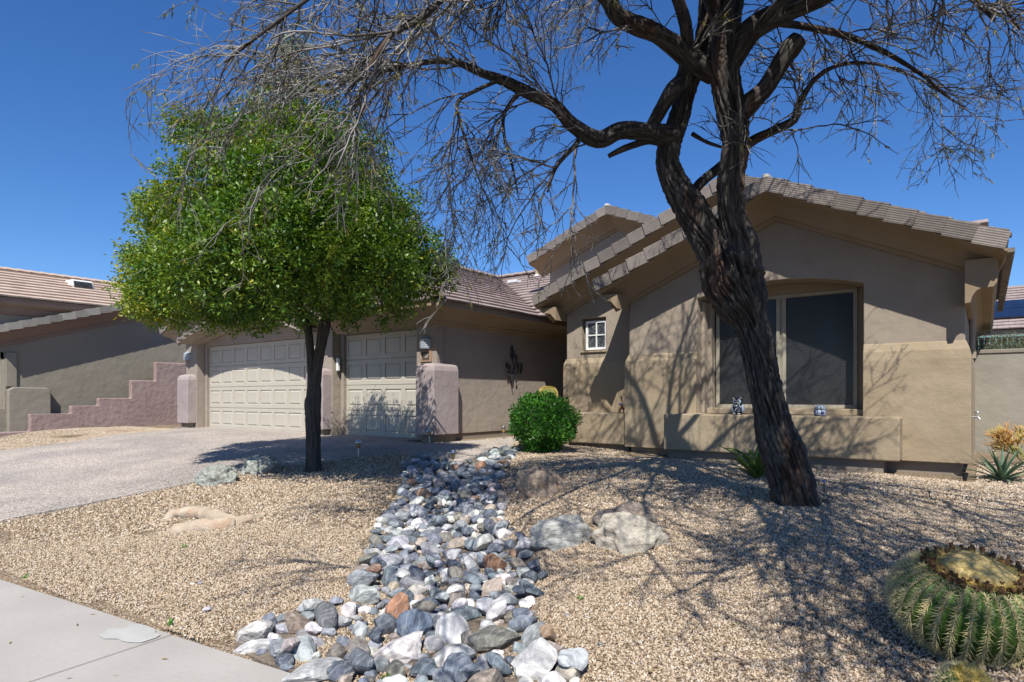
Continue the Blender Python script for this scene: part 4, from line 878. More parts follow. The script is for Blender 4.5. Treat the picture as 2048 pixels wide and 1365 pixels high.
for k, (az, el, Ln, r0) in enumerate([(-95, 22, 3.6, .05), (-60, 18, 3.8, .06), (-30, 25, 3.6, .05), (0, 30, 3.0, .045), (35, 35, 2.8, .05), (75, 42, 2.6, .05), (120, 40, 2.6, .045), (165, 30, 3.2, .05), (-130, 25, 4.0, .06), (-160, 30, 3.6, .05), (20, 70, 2.2, .05), (-75, 45, 3.2, .05), (-110, 5, 3.2, .04), (-45, 3, 3.4, .045), (-150, 50, 3.0, .05)]):
    a = math.radians(az); e = math.radians(el); p = Vector(top) + Vector((0, 0, rb.uniform(-.1, .9))); P = [p.copy()]; d = Vector((math.cos(a) * math.cos(e), math.sin(a) * math.cos(e), math.sin(e))); rr = [r0]
    for j in range(7):
        d = (d + Vector((rb.uniform(-.25, .25), rb.uniform(-.25, .25), rb.uniform(-.15, .1) - (.035 if Ln > 5 else .05) * j))).normalized(); p = p + d * Ln / 7; P.append(p.copy()); rr.append(r0 * (1 - (j + 1) / 7.5))
    bark_limb('limb', P, rr, M['bark'], mesq, nseg=10, step=.12, amp=.12, seed=40 + k); BO.append(smooth_path(P, rr, .06))
q = at(1598, 77, 6.0); b = MB(); b.lathe([(.072, -.02), (.074, .0), (.05, .006), (.02, .003)], (0, 0, 0), 14); o = b.build('cut_end', M['cutwood'], mesq, loc=(0, 0, 0)); dd = (at(1598, 78, 6.02) - at(1580, 100, 6.05)).normalized(); o.rotation_euler = dd.to_track_quat('Z', 'Y').to_euler(); o.location = at(1599, 77, 6.02) - Vector(tb)
# twigs: three orders, zigzag and weeping
TV = []; TF = []; TK = 0; TIPS = []; LF = []
def tri_tube(P, r0, r1, n=3):
    global TK
    P = np.array(P); k = len(P); T = np.gradient(P, axis=0); T /= np.linalg.norm(T, axis=1)[:, None] + 1e-9; ref = np.array([.3, .2, .93]); U = np.cross(T, ref); U /= np.linalg.norm(U, axis=1)[:, None] + 1e-9; V = np.cross(T, U)
    rr = np.linspace(r0, r1, k)[:, None, None]; a = np.arange(n) * 2 * math.pi / n
    v = P[:, None] + rr * (np.cos(a)[None, :, None] * U[:, None] + np.sin(a)[None, :, None] * V[:, None]); TV.append(v.reshape(-1, 3))
    i = np.arange(n); j = np.arange(k - 1)[:, None]; q = np.stack([j * n + i, j * n + (i + 1) % n, (j + 1) * n + (i + 1) % n, (j + 1) * n + i], -1).reshape(-1, 4) + TK; TF.append(q); TK += k * n
rt = random.Random(11)
def twig(p, d, L, r0, lvl, grav):
    n = max(4, int(L / (.085 if lvl < 2 else .06))); s = L / n; P = [p]; kick = rt.choice((-1, 1)); side = d.cross(Vector((0, 0, 1))); 
    if side.length < .1: side = Vector((1, 0, 0))
    side.normalize(); out = []
    for i in range(n):
        up = side.cross(d)
        d = (d + side * kick * rt.uniform(.1, .34) + up * rt.uniform(-.2, .2) + Vector((0, 0, -grav * (.35 + i / n)))).normalized(); kick = -kick
        p = p + d * s * rt.uniform(.8, 1.2); tc_ = -ST * p.x + CT * p.y
        if CT * p.x + ST * p.y < -2.7: break
        if tc_ < 4.15 and p.z < 1.75 + .66 * max(tc_, 1.5): break   # underside of the crown stays well above the pavement
        P.append(p)
        if i >= 1: out.append((p, d.copy(), i / n))
    if len(P) < 3: return
    tri_tube([tuple(x) for x in P], r0, max(.0021, r0 * .48), 4 if lvl == 0 else 3)
    if lvl < 2 and out:
        k = int(L * (9 if lvl == 0 else 8)); k = min(k, 14)
        for _ in range(k):
            q, dq, u = rt.choice(out); q = q - dq * s * rt.random(); sd = Vector((rt.gauss(0, 1), rt.gauss(0, 1), rt.gauss(0, .6))); sd -= sd.dot(dq) * dq; sd.normalize(); a = rt.uniform(.45, 1.0)
            twig(q, (dq * math.cos(a) + sd * math.sin(a)).normalized(), L * rt.uniform(.32, .62) * (1.05 - .4 * u), r0 * .66, lvl + 1, grav * 1.1)
    elif rt.random() < .20: LF.append((P[-1], d.copy()))
camv = Vector((0, 0, CZ))
for bi, (pts, rad) in enumerate(BO):
    n = len(pts); Lt = n * .06; low = LOW <= bi < HIGH
    for _ in range(int(Lt * (2.5 if low else 8 if pts[-1].x < -3 else 6))):
        u = rt.uniform(.22, 1.0); i = min(n - 2, int(u * (n - 1))); p = pts[i]; t = (pts[i + 1] - pts[i]).normalized(); s = Vector((rt.gauss(0, 1), rt.gauss(0, 1), rt.gauss(0, .8))); s -= s.dot(t) * t; s.normalize(); a = rt.uniform(.5, 1.15)
        d = (t * math.cos(a) + s * math.sin(a)).normalized(); vis = p.z < 5.6
        lf = p.x < -2.6
        hi_ = p.z > 4.6 and (-ST * p.x + CT * p.y) < 4.5
        if lf: d = (d + Vector((-.55, -.10, .0))).normalized()
        if low: d.z = d.z * .5 - .1; d.normalize(); twig(p, d, rt.uniform(.9, 1.8), rt.uniform(.011, .017), 0, .02); continue
        twig(p, d, rt.uniform(.6, 1.3) * (1.05 if lf else 1.3 if hi_ else .95), max(.0055, min(.011, rad[i] * .5)) * (1.1 if hi_ else 1), 0, .06 if lf else .07 if vis else .05)
me = bpy.data.meshes.new('twigs'); V_ = np.concatenate(TV) - np.array(tb); F_ = np.concatenate(TF); me.vertices.add(len(V_)); me.vertices.foreach_set('co', V_.ravel()); me.loops.add(F_.size); me.loops.foreach_set('vertex_index', F_.ravel()); me.polygons.add(len(F_))
me.polygons.foreach_set('loop_start', np.arange(0, F_.size, 4)); me.polygons.foreach_set('loop_total', np.full(len(F_), 4)); me.materials.append(M['twig']); me.update(); me.validate()
o = bpy.data.objects.new('twigs', me); col.objects.link(o); o.parent = mesq; o['kind'] = 'stuff'
print('TWIG faces', len(F_), 'leaf sites', len(LF))
C_, D_ = [], []
for p, d in LF:
    for k in range(rt.randint(5, 11)): C_.append(tuple(p - d * rt.uniform(0, .14))); D_.append((d.x * .4 + rt.gauss(0, .5), d.y * .4 + rt.gauss(0, .5), -.75 + rt.gauss(0, .35)))
k = len(C_); leaves('foliage', C_, np.array(D_), unit(k), NR.uniform(.03, .07, k), NR.uniform(.006, .011, k), np.clip(NR.normal(.6, .3, k), 0, 1), M['leaf_mesq'], mesq)['kind'] = 'stuff'

# ------------------------------------------------------------------ green shade tree
gb = G(627, 944); GT = gb.xy.length
gd = -ST * gb.x + CT * gb.y
gt = empty('shade_tree', gb, 'rounded green leafy tree with twin stemmed dark trunk beside the driveway', 'tree')
def GL(L): return [at(x, y, gd + t) for x, y, t, w_ in L], [w_ / FPX * gd * .5 for x, y, t, w_ in L]
P, r_ = GL([(627, 965, 0, 34), (627, 940, 0, 31), (626, 880, 0, 29), (626, 820, 0, 31), (628, 790, 0, 28), (624, 740, 0, 20), (620, 700, 0, 16), (616, 660, 0, 16), (606, 630, .05, 15), (590, 580, .2, 13), (570, 500, .4, 10), (560, 420, .5, 7), (560, 320, .4, 4)]); bark_limb('trunk', P, r_, M['bark2'], gt, nseg=56, step=.02, amp=.17, freq=2.8, flare=.25, knots=4, seed=21)
P, r_ = GL([(629, 800, -.02, 18), (633, 750, -.03, 20), (640, 700, -.03, 20), (648, 655, -.03, 22), (656, 620, -.05, 17), (670, 570, -.1, 14), (690, 500, -.2, 10), (700, 420, -.2, 7)]); bark_limb('stem', P, r_, M['bark2'], gt, nseg=44, step=.025, amp=.17, knots=3, seed=22)
for k, L in enumerate([[(600, 610, .1, 10), (540, 570, -.3, 8), (460, 530, -.8, 6), (380, 520, -1, 4)], [(610, 640, .1, 10), (560, 600, .6, 8), (480, 560, 1.2, 6), (400, 500, 1.5, 3)], [(655, 620, 0, 11), (720, 580, .6, 8), (790, 540, 1.0, 6), (850, 520, 1.0, 3)], [(650, 630, 0, 10), (710, 600, -.7, 8), (770, 560, -1.1, 5)],
                       [(590, 580, .2, 10), (520, 480, -.5, 7), (460, 400, -.8, 5), (400, 300, -.6, 3)], [(575, 520, .4, 8), (620, 420, -.4, 6), (640, 320, -.6, 4), (620, 230, -.5, 3)], [(570, 500, .4, 8), (500, 400, .9, 6), (450, 320, 1.0, 4)], [(690, 500, -.2, 8), (760, 430, .3, 5), (800, 380, .4, 3)], [(560, 420, .5, 6), (570, 250, .2, 4), (585, 120, .1, 2)]]):
    P, r_ = GL(L); bark_limb('branch', P, r_, M['bark2'], gt, nseg=10, step=.08, amp=.1, seed=60 + k)
LOB = [(400, 480, 130, -.2), (325, 560, 85, 0), (470, 380, 130, -.5), (560, 520, 150, -.9), (700, 480, 140, -.3), (800, 520, 95, .2), (866, 545, 42, .3), (630, 380, 120, .3), (555, 270, 90, 0), (575, 170, 62, .1), (590, 100, 34, .1), (430, 280, 65, 0), (680, 320, 105, .3), (325, 430, 62, .4), (590, 600, 62, .9), (410, 610, 50, -.6), (500, 605, 55, -1.2),
       (750, 605, 46, -.5), (820, 580, 52, .6), (310, 620, 30, 0), (670, 608, 45, -1.1), (480, 470, 130, 1.1), (650, 480, 140, 1.2), (560, 400, 140, 1.0), (350, 520, 80, 1.2), (760, 440, 80, -.8), (370, 250, 34, -.1), (275, 520, 30, .2), (600, 330, 110, -1.0), (690, 560, 70, 1.4), (430, 560, 70, 1.5), (290, 600, 44, -.3), (300, 570, 50, .5), (345, 625, 50, .2), (450, 630, 44, .3), (855, 560, 48, .4), (530, 630, 40, .5), (560, 500, 120, -1.9), (450, 520, 95, -1.7), (680, 500, 105, -1.8), (570, 400, 110, -1.5), (770, 530, 70, -1.4), (350, 560, 62, -1.3), (600, 480, 110, 2.0), (700, 620, 44, .4), (790, 590, 48, -.3), (880, 530, 40, .4)]
cen = []; 
wts = np.array([l_[2] ** 1.95 for l_ in LOB]); wts /= wts.sum(); rc = random.Random(5)
idx = NR.choice(len(LOB), 11800, p=wts)
for i in idx:
    x, y, r0, dt = LOB[i]; u = unit(1)[0]; s = rc.random() ** .42
    if u[2] < -.35 and rc.random() < .5: continue
    t = gd + dt; c = at(x, y, t); rw = r0 / FPX * gd; cc = c + Vector(u) * rw * s
    yb = HOR - (cc.z - CZ) * FPX / (-ST * cc.x + CT * cc.y)
    if cc.z < 2.40 + .10 * noise.noise(cc * 2): continue
    if noise.noise(cc * 1.5 + Vector((5, 2, 1))) < -.30 and rc.random() < .75: continue
    cen.append((cc, s))
C_, D_, N_, L_, W_2, T_ = [], [], [], [], [], []
for cc, s in cen:
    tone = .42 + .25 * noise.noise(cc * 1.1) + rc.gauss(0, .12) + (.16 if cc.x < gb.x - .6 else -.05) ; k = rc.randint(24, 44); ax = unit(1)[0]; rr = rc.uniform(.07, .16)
    for _ in range(2):
        # a sprig: leaves set along short shoots
        sd = unit(1)[0]; sd[2] = sd[2] * .6 - .1; Ls = rc.uniform(.12, .26); m_ = k // 2
        tt = NR.uniform(0, 1, m_); pos = np.array(cc) + NR.normal(0, .036, (m_, 3)) + sd[None] * (tt * Ls)[:, None]
        C_.append(pos); D_.append(unit(m_) + sd[None] * .7 + np.array([0, 0, -.3])); N_.append(unit(m_) * .7 + np.array([0, 0, .8])); L_.append(NR.uniform(.036, .070, m_)); W_2.append(NR.uniform(.020, .034, m_)); T_.append(np.clip(NR.normal(tone, .17, m_), 0, 1))
C_ = np.concatenate(C_); print('LEAVES', len(C_))
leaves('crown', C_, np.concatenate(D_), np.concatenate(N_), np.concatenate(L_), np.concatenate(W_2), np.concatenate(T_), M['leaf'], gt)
b = MB()
for _ in range(90):   # bare shoots poking out
    cc, s = rc.choice(cen); o_ = (cc - at(560, 450, gd)).normalized(); P = [cc - o_ * .2]; d = (o_ + Vector(unit(1)[0]) * .5).normalized()
    for _ in range(4): d = (d + Vector(unit(1)[0]) * .22).normalized(); P.append(P[-1] + d * rc.uniform(.06, .13))
    b.tube([tuple(p) for p in P], [.004, .0035, .003, .0025, .002], 3)
t = b.build('shoots', M['twig'], gt); t['kind'] = 'stuff'

# ------------------------------------------------------------------ rocks
def rock_mesh(name, seed, sub=3, cuts=14, rough=.05, sx=(1, .75, .6), m=None, layer=0, smooth=True, lo=.62):
    rr = random.Random(seed); bm = bmesh.new(); bmesh.ops.create_icosphere(bm, subdivisions=sub, radius=1)
    pl = []
    for _ in range(cuts):
        d = Vector((rr.gauss(0, 1), rr.gauss(0, 1), rr.gauss(0, 1))).normalized(); pl.append((d, rr.uniform(lo, .95)))
    for v in bm.verts:
        d = v.co.normalized(); r = 1.0; ks = 0
        for n, dd in pl:
            c = d.dot(n)
            if c > .05: r = min(r, dd / c)
        r *= 1 + rough * noise.noise(d * 2.2 + Vector((seed, 0, 0))) * 2 + rough * .5 * noise.noise(d * 6 + Vector((0, seed, 0)))
        v.co = Vector((d.x * r * sx[0], d.y * r * sx[1], d.z * r * sx[2]))
        if layer: v.co += v.normal * layer * (abs((v.co.z * 9 + noise.noise(v.co * 2) * 1.5) % 1 - .5))
    me = bpy.data.meshes.new(name); bm.to_mesh(me); bm.free()
    me.polygons.foreach_set('use_smooth', [smooth] * len(me.polygons))
    if m: me.materials.append(m)
    return me
def stone_mat(name, attr=False):
    m = bpy.data.materials.new(name); m.use_nodes = True; n = m.node_tree.nodes; l = m.node_tree.links; b = n['Principled BSDF']; b.inputs['Roughness'].default_value = .78; b.inputs['Specular IOR Level'].default_value = .3
    if attr: a = n.new('ShaderNodeAttribute'); a.attribute_name = 'tint'; base = a.outputs['Color']; off = a.outputs['Fac']
    else: a = n.new('ShaderNodeObjectInfo'); base = a.outputs['Color']; off = a.outputs['Random']
    tc = n.new('ShaderNodeTexCoord'); ad = n.new('ShaderNodeVectorMath'); ad.operation = 'ADD'; sc2 = n.new('ShaderNodeMath'); sc2.operation = 'MULTIPLY'; sc2.inputs[1].default_value = 50; l.new(off, sc2.inputs[0])
    gm = n.new('ShaderNodeNewGeometry'); l.new(gm.outputs['Position'], ad.inputs[0]); cx = n.new('ShaderNodeCombineXYZ'); l.new(sc2.outputs[0], cx.inputs[0]); l.new(sc2.outputs[0], cx.inputs[2]); l.new(cx.outputs[0], ad.inputs[1])
    w1 = n.new('ShaderNodeTexNoise'); w1.inputs['Scale'].default_value = 9; w1.inputs['Detail'].default_value = 7; w1.inputs['Distortion'].default_value = 1.6; l.new(ad.outputs[0], w1.inputs['Vector'])
    r1 = n.new('ShaderNodeValToRGB'); r1.color_ramp.elements[0].position = .38; r1.color_ramp.elements[1].position = .66; r1.color_ramp.elements[0].color = (.62, .62, .64, 1); r1.color_ramp.elements[1].color = (1.3, 1.28, 1.25, 1); l.new(w1.outputs['Fac'], r1.inputs[0])
    mm = n.new('ShaderNodeMix'); mm.data_type = 'RGBA'; mm.blend_type = 'MULTIPLY'; mm.inputs[0].default_value = 1; l.new(base, mm.inputs[6]); l.new(r1.outputs[0], mm.inputs[7])
    # pale veins
    wv = n.new('ShaderNodeTexWave'); wv.inputs['Scale'].default_value = 9; wv.inputs['Distortion'].default_value = 7; wv.inputs['Detail'].default_value = 4; wv.inputs['Detail Scale'].default_value = 1.4; l.new(ad.outputs[0], wv.inputs['Vector'])
    r2 = n.new('ShaderNodeValToRGB'); r2.color_ramp.elements[0].position = .86; r2.color_ramp.elements[1].position = 1.0; r2.color_ramp.elements[1].color = (.20, .20, .20, 1); r2.color_ramp.elements[0].color = (0, 0, 0, 1); l.new(wv.outputs['Fac'], r2.inputs[0])
    mv = n.new('ShaderNodeMix'); mv.data_type = 'RGBA'; l.new(r2.outputs[0], mv.inputs[0]); l.new(mm.outputs[2], mv.inputs[6]); mv.inputs[7].default_value = (.52, .51, .49, 1); l.new(mv.outputs[2], b.inputs['Base Color'])
    w3 = n.new('ShaderNodeTexNoise'); w3.inputs['Scale'].default_value = 45; w3.inputs['Detail'].default_value = 6; l.new(ad.outputs[0], w3.inputs['Vector']); bp = n.new('ShaderNodeBump'); bp.inputs['Strength'].default_value = .6; bp.inputs['Distance'].default_value = .012; l.new(w3.outputs['Fac'], bp.inputs['Height']); l.new(bp.outputs[0], b.inputs['Normal'])
    return m
M['stone'] = stone_mat('river_stone'); M['stone_a'] = stone_mat('river_stone_small', True)
PAL = [((.135, .155, .182), 24), ((.235, .255, .272), 22), ((.34, .35, .355), 22), ((.56, .55, .52), 22), ((.10, .115, .14), 12), ((.36, .31, .25), 7), ((.27, .17, .115), 2.5), ((.40, .34, .31), 4), ((.18, .165, .14), 6)]
def pick(rr):
    c = rr.choices([p[0] for p in PAL], [p[1] for p in PAL])[0]; k = rr.uniform(.82, 1.18); return tuple(min(.7, x * k * rr.uniform(.95, 1.05)) for x in c)
CR = [tuple(p[:2]) for p in gpoly([(640, 1385), (548, 1342), (466, 1298), (486, 1266), (560, 1240), (640, 1212), (700, 1196), (716, 1150), (738, 1108), (752, 1062), (786, 1022), (806, 985), (815, 940), (835, 915), (880, 924), (905, 936), (940, 930), (985, 908), (1035, 902), (1012, 938), (990, 965), (1008, 1000), (1005, 1030), (1045, 1085), (1072, 1130), (1062, 1190), (1062, 1260), (1132, 1325), (1160, 1385), (900, 1440)])]
bed = bpy.data.objects.new('dry_creek_bed', None); col.objects.link(bed); bed['kind'] = 'structure'; bed['label'] = 'dry creek bed of grey river stones winding down to the pavement'
def creek_base():
    clip = clip_sheet(CR, 'creek_floor', mat('creek_soil', (.12, .095, .07), (.2, .16, .12), 12, .95, (40, .8, .02)), .006, .05, .4, parent=bed); return clip
creek_base().pop('kind', None)
def dup(me, name, parent, p, rot, s, color):
    o = bpy.data.objects.new(name, me); col.objects.link(o); o.parent = parent; o.location = p; o.rotation_euler = rot; o.scale = s; o.color = (*color, 1); return o
RM = [rock_mesh('stone', 100 + i, sub=3, cuts=rc_, rough=.022, sx=(1, .78, .60), m=M['stone'], lo=.48, smooth=False) for i, rc_ in enumerate([8, 10, 12, 14, 9, 16, 11, 20, 26, 10, 12, 8])]
# named stones first: (px, py, length m, colour, kind, label)
NAMED = [((797, 1243), (.125, .10, .18), (.33, .17, .10), 0, 'rust orange wedge shaped stone standing upright among grey creek stones'),
         ((988, 1143), (.15, .12, .14), (.16, .085, .05), 2, 'dark rust brown stone at the right edge of the creek bed'),
         ((796, 1318), (.34, .22, .15), (.56, .52, .50), 3, 'largest white lumpy stone at the pavement end of the creek'),
         ((992, 1292), (.28, .17, .13), (.16, .155, .13), 7, 'dark olive grey oval stone near the pavement'),
         ((906, 1325), (.22, .22, .11), (.42, .42, .40), 1, 'pale grey tilted slab beside the white lumpy stone'),
         ((824, 1276), (.19, .09, .17), (.12, .15, .20), 4, 'dark slate blue slab leaning in front of the orange wedge'),
         ((1078, 1345), (.24, .22, .20), (.52, .51, .49), 8, 'round white speckled stone at the lower right of the creek'),
         ((626, 1352), (.30, .24, .06), (.40, .40, .39), 5, 'thin flat grey slab lying against the pavement edge'),
         ((728, 1203), (.30, .14, .12), (.38, .40, .38), 8, 'long rounded pale green grey stone on the left creek bank'),
         ((836, 1195), (.14, .12, .12), (.46, .43, .37), 7, 'cream rounded stone above the orange wedge'),
         ((964, 942), (.16, .13, .17), (.36, .20, .12), 1, 'orange tan block shaped stone near the driveway end'),
         ((846, 1003), (.18, .15, .16), (.36, .23, .15), 0, 'tan broken stone on the left bank below the green tree'),
         ((652, 1250), (.21, .13, .13), (.11, .115, .12), 9, 'dark grey striped stone at the left mouth of the creek'),
         ((592, 1262), (.15, .12, .12), (.20, .155, .12), 6, 'brown angular stone beside the dark striped one'),
         ((504, 1303), (.20, .10, .07), (.56, .55, .53), 7, 'white speckled flat stone nearest the pavement corner'),
         ((975, 1265), (.11, .09, .11), (.52, .51, .49), 3, 'small white stone above the dark olive oval')]
for (px, py), s, c, k, lab in NAMED:
    p = G(px, py); o = dup(RM[k], 'river_stone', None, p + Vector((0, 0, s[2] * .34)), (R.uniform(-.25, .25), R.uniform(-.25, .25), R.uniform(0, 6)), (s[0] * .76, s[1] * .84, s[2] * 1.2), c); tag(o, lab, 'stone')
# packing of the rest
rr = random.Random(21); cx = [p[0] for p in CR]; cy = [p[1] for p in CR]; placed = [(Vector(G(*n_[0])[:]), n_[1][0] * .42) for n_ in NAMED]
cand = []
for rmin, rmax, n_ in ((.085, .125, 700), (.055, .085, 3500), (.032, .055, 9000)):
    for _ in range(n_):
        x, y = rr.uniform(min(cx), max(cx)), rr.uniform(min(cy), max(cy)); cand.append((x, y, rr.uniform(rmin, rmax)))
ca = np.array(cand); ok = inside(ca[:, 0], ca[:, 1], CR); GZ = ground(ca[:, 0], ca[:, 1]); pl_ = [(p.x, p.y, r_) for p, r_ in placed]; acc = []
for (x, y, r_), k, z in zip(cand, ok, GZ):
    if not k or sedge(x, y) < r_ * .7: continue
    if any((x - a) ** 2 + (y - b_) ** 2 < ((r_ + c) * .69) ** 2 for a, b_, c in pl_): continue
    pl_.append((x, y, r_)); acc.append((x, y, z, r_))
# a second, looser layer on top
for _ in range(620):
    x, y = rr.uniform(min(cx), max(cx)), rr.uniform(min(cy), max(cy)); r_ = rr.uniform(.045, .095)
    if inside(np.array([x]), np.array([y]), CR)[0] and sedge(x, y) > .12 and not any((x - p.x) ** 2 + (y - p.y) ** 2 < (q_ + r_ * .6) ** 2 for p, q_ in placed): acc.append((x, y, gz(x, y) + .055, r_))
# strays outside the bed
for px, py, r_ in [(385, 1170, .018), (415, 1222, .028), (1085, 1155, .05), (1135, 1235, .02), (1065, 1100, .03), (400, 1168, .02), (670, 1105, .02), (470, 1090, .014), (1200, 1290, .012), (1860, 1245, .016), (1800, 1130, .02)]: p = G(px, py); acc.append((p.x, p.y, p.z, r_))
dist = [(-r_ / max(1.5, (-ST * x + CT * y)), i) for i, (x, y, z, r_) in enumerate(acc) if -ST * x + CT * y > .5]; dist.sort(); big = [i for _, i in dist[:284]]; bs = set(big)
for i in big:
    x, y, z, r_ = acc[i]; k = rr.randrange(len(RM)); a = rr.uniform(.85, 1.35)
    dup(RM[k], 'stone', bed, (x, y, z + r_ * .38), (rr.gauss(0, .35), rr.gauss(0, .35), rr.uniform(0, 6.28)), (r_ * 1.08 * a, r_ * rr.uniform(1.0, 1.3), r_ * rr.uniform(.9, 1.4)), pick(rr))
SM = [rock_mesh('small_stone', 300 + i, sub=2, cuts=10, rough=.04, sx=(1, .8, .6)) for i in range(8)]
sv, sf, st, nbase = [], [], [], 0; SMv = [np.array([v.co[:] for v in m.vertices]) for m in SM]; SMf = [np.array([p.vertices[:] for p in m.polygons]) for m in SM]
for i, (x, y, z, r_) in enumerate(acc):
    if i in bs: continue
    k = rr.randrange(8); Rm = np.array(Matrix.Rotation(rr.uniform(0, 6.28), 3, 'Z') @ Matrix.Rotation(rr.gauss(0, .4), 3, 'X')); v = SMv[k] * np.array([r_ * 1.25, r_ * 1.2, r_ * rr.uniform(.9, 1.3)]); v = v @ Rm.T + np.array([x, y, z + r_ * .35])
    sv.append(v); sf.append(SMf[k] + nbase); nbase += len(v); st.append(np.repeat(np.array([[*pick(rr), 1.0]]), len(v), 0))
for m in SM: bpy.data.meshes.remove(m)
sv = np.concatenate(sv); sf = np.concatenate(sf); o = obj('small_stones', sv, sf.tolist(), M['stone_a'], bed, smooth=False); ca_ = o.data.color_attributes.new('tint', 'FLOAT_COLOR', 'POINT'); ca_.data.foreach_set('color', np.concatenate(st).astype(np.float32).ravel()); o['kind'] = 'stuff'
print('STONES', len(acc))

# boulders
M['b_white'] = mat('boulder_white', (.30, .30, .27), (.50, .49, .44), 6, .85, (30, .8, .02), (9, .5, .03), c3=(.16, .16, .15), s3=7, a3=.6)
M['b_cream'] = mat('boulder_cream', (.42, .38, .30), (.55, .50, .41), 5, .85, (30, .8, .02), (9, .5, .03), c3=(.20, .13, .09), s3=5, a3=.75)
M['b_brown'] = mat('boulder_brown', (.20, .165, .14), (.34, .285, .24), 7, .85, (26, 1, .02), (8, .5, .03), c3=(.30, .19, .12), s3=4, a3=.6)
M['b_tan'] = mat('boulder_tan', (.27, .21, .155), (.42, .335, .25), 5, .85, (26, 1, .02), (8, .6, .03), c3=(.36, .20, .12), s3=3.5, a3=.6)
M['b_green'] = mat('boulder_green', (.21, .22, .19), (.42, .43, .38), 7, .8, (30, .8, .02), (9, .5, .03))
M['b_grey'] = mat('boulder_grey', (.11, .11, .11), (.20, .20, .19), 8, .85, (30, .8, .02))
def boulder(pxl, pxr, pyb, pyt, m, lab, seed, depth=.8, rot=0, layer=0, cuts=12, tz=.0, rough=.13):
    p = G((pxl + pxr) / 2, pyb - (pyb - pyt) * .22); t = -ST * p.x + CT * p.y; w2 = (pxr - pxl) / FPX * t / 2; h = (pyb - pyt) / FPX * t
    me = rock_mesh('boulder', seed, sub=5, cuts=cuts, rough=rough, sx=(1, 1, 1), m=m, layer=layer, lo=.66)
    o = bpy.data.objects.new('boulder', me); col.objects.link(o); xs = [v.co.x for v in me.vertices]; zs = [v.co.z for v in me.vertices]
    o.scale = (w2 * 2 / (max(xs) - min(xs)), w2 * depth, h * 1.45 / (max(zs) - min(zs))); o.rotation_euler = (0, tz, TH + rot); o.location = p + Vector((-ST, CT, 0)) * w2 * depth * .35 + Vector((0, 0, h * .18)); return tag(o, lab, 'boulder')
boulder(1050, 1190, 1106, 1040, M['b_white'], 'smooth grey white boulder beside the creek, left of the pair of boulders', 3, depth=.6, cuts=7, tz=-.12)
boulder(1182, 1340, 1110, 1034, M['b_cream'], 'cream boulder with rusty brown patches, in front of the flat brown one', 14, depth=.65, cuts=9)
boulder(1184, 1314, 1062, 1014, M['b_brown'], 'flat brown layered boulder half hidden behind the cream boulder', 25, depth=.7, layer=.03, cuts=9)
boulder(1028, 1128, 1006, 938, M['b_tan'], 'tan and brown layered boulder on the mound above the creek', 36, depth=.8, layer=.06, cuts=10)
boulder(388, 472, 978, 934, M['b_green'], 'grey green boulder at the driveway edge, the left of two', 47, depth=.8, cuts=10)
boulder(474, 556, 956, 916, M['b_green'], 'grey green boulder in the shade of the green tree by the driveway', 58, depth=.8, cuts=9)
boulder(975, 1004, 916, 896, M['b_grey'], 'small dark grey boulder at the end of the driveway path', 69, cuts=9)
boulder(996, 1030, 918, 893, M['b_green'], 'small greenish boulder beside the round bush', 70, cuts=9)
# half buried pale driftwood like rock
M['b_drift'] = mat('bleached_rock', (.36, .28, .20), (.46, .39, .30), 5, .9, (70, .9, .012), (14, .5, .02), c3=(.34, .19, .11), s3=6, a3=.6)
dr = empty('sandstone_ridge', G(420, 1050), 'bleached sandstone ridge like a forked log, half buried in the gravel', 'rock')
def gl(px, py, dz): p = G(px, py); return tuple(p + Vector((0, 0, dz)))
def dlimb(L, seed):
    P = [gl(a, b_, c) for a, b_, c, d in L]; rd = [d for a, b_, c, d in L]; pts, rad = smooth_path(P, rd, .02); b = MB(); v, f = tube([tuple(p) for p in pts], rad, 30)
    v = [tuple(Vector(q) + Vector((0, 0, 1)) * .026 * noise.noise(Vector(q) * 9 + Vector((seed, 0, 0))) + Vector((.3, .6, 1)) * .012 * noise.noise(Vector(q) * 28) + Vector((.3, 1, 0)) * .03 * noise.noise(Vector(q) * 6)) for q in v]; obj('ridge', v, f, M['b_drift'], dr, smooth=True)
dlimb([(328, 1044, .0, .04), (350, 1036, .03, .065), (390, 1034, .04, .075), (430, 1040, .03, .08), (462, 1048, .015, .07), (500, 1042, .005, .05), (530, 1030, -.01, .03)], 1)
dlimb([(338, 1062, -.03, .05), (372, 1060, .005, .07), (408, 1058, .015, .08), (445, 1054, .01, .08), (470, 1050, .0, .06)], 2)

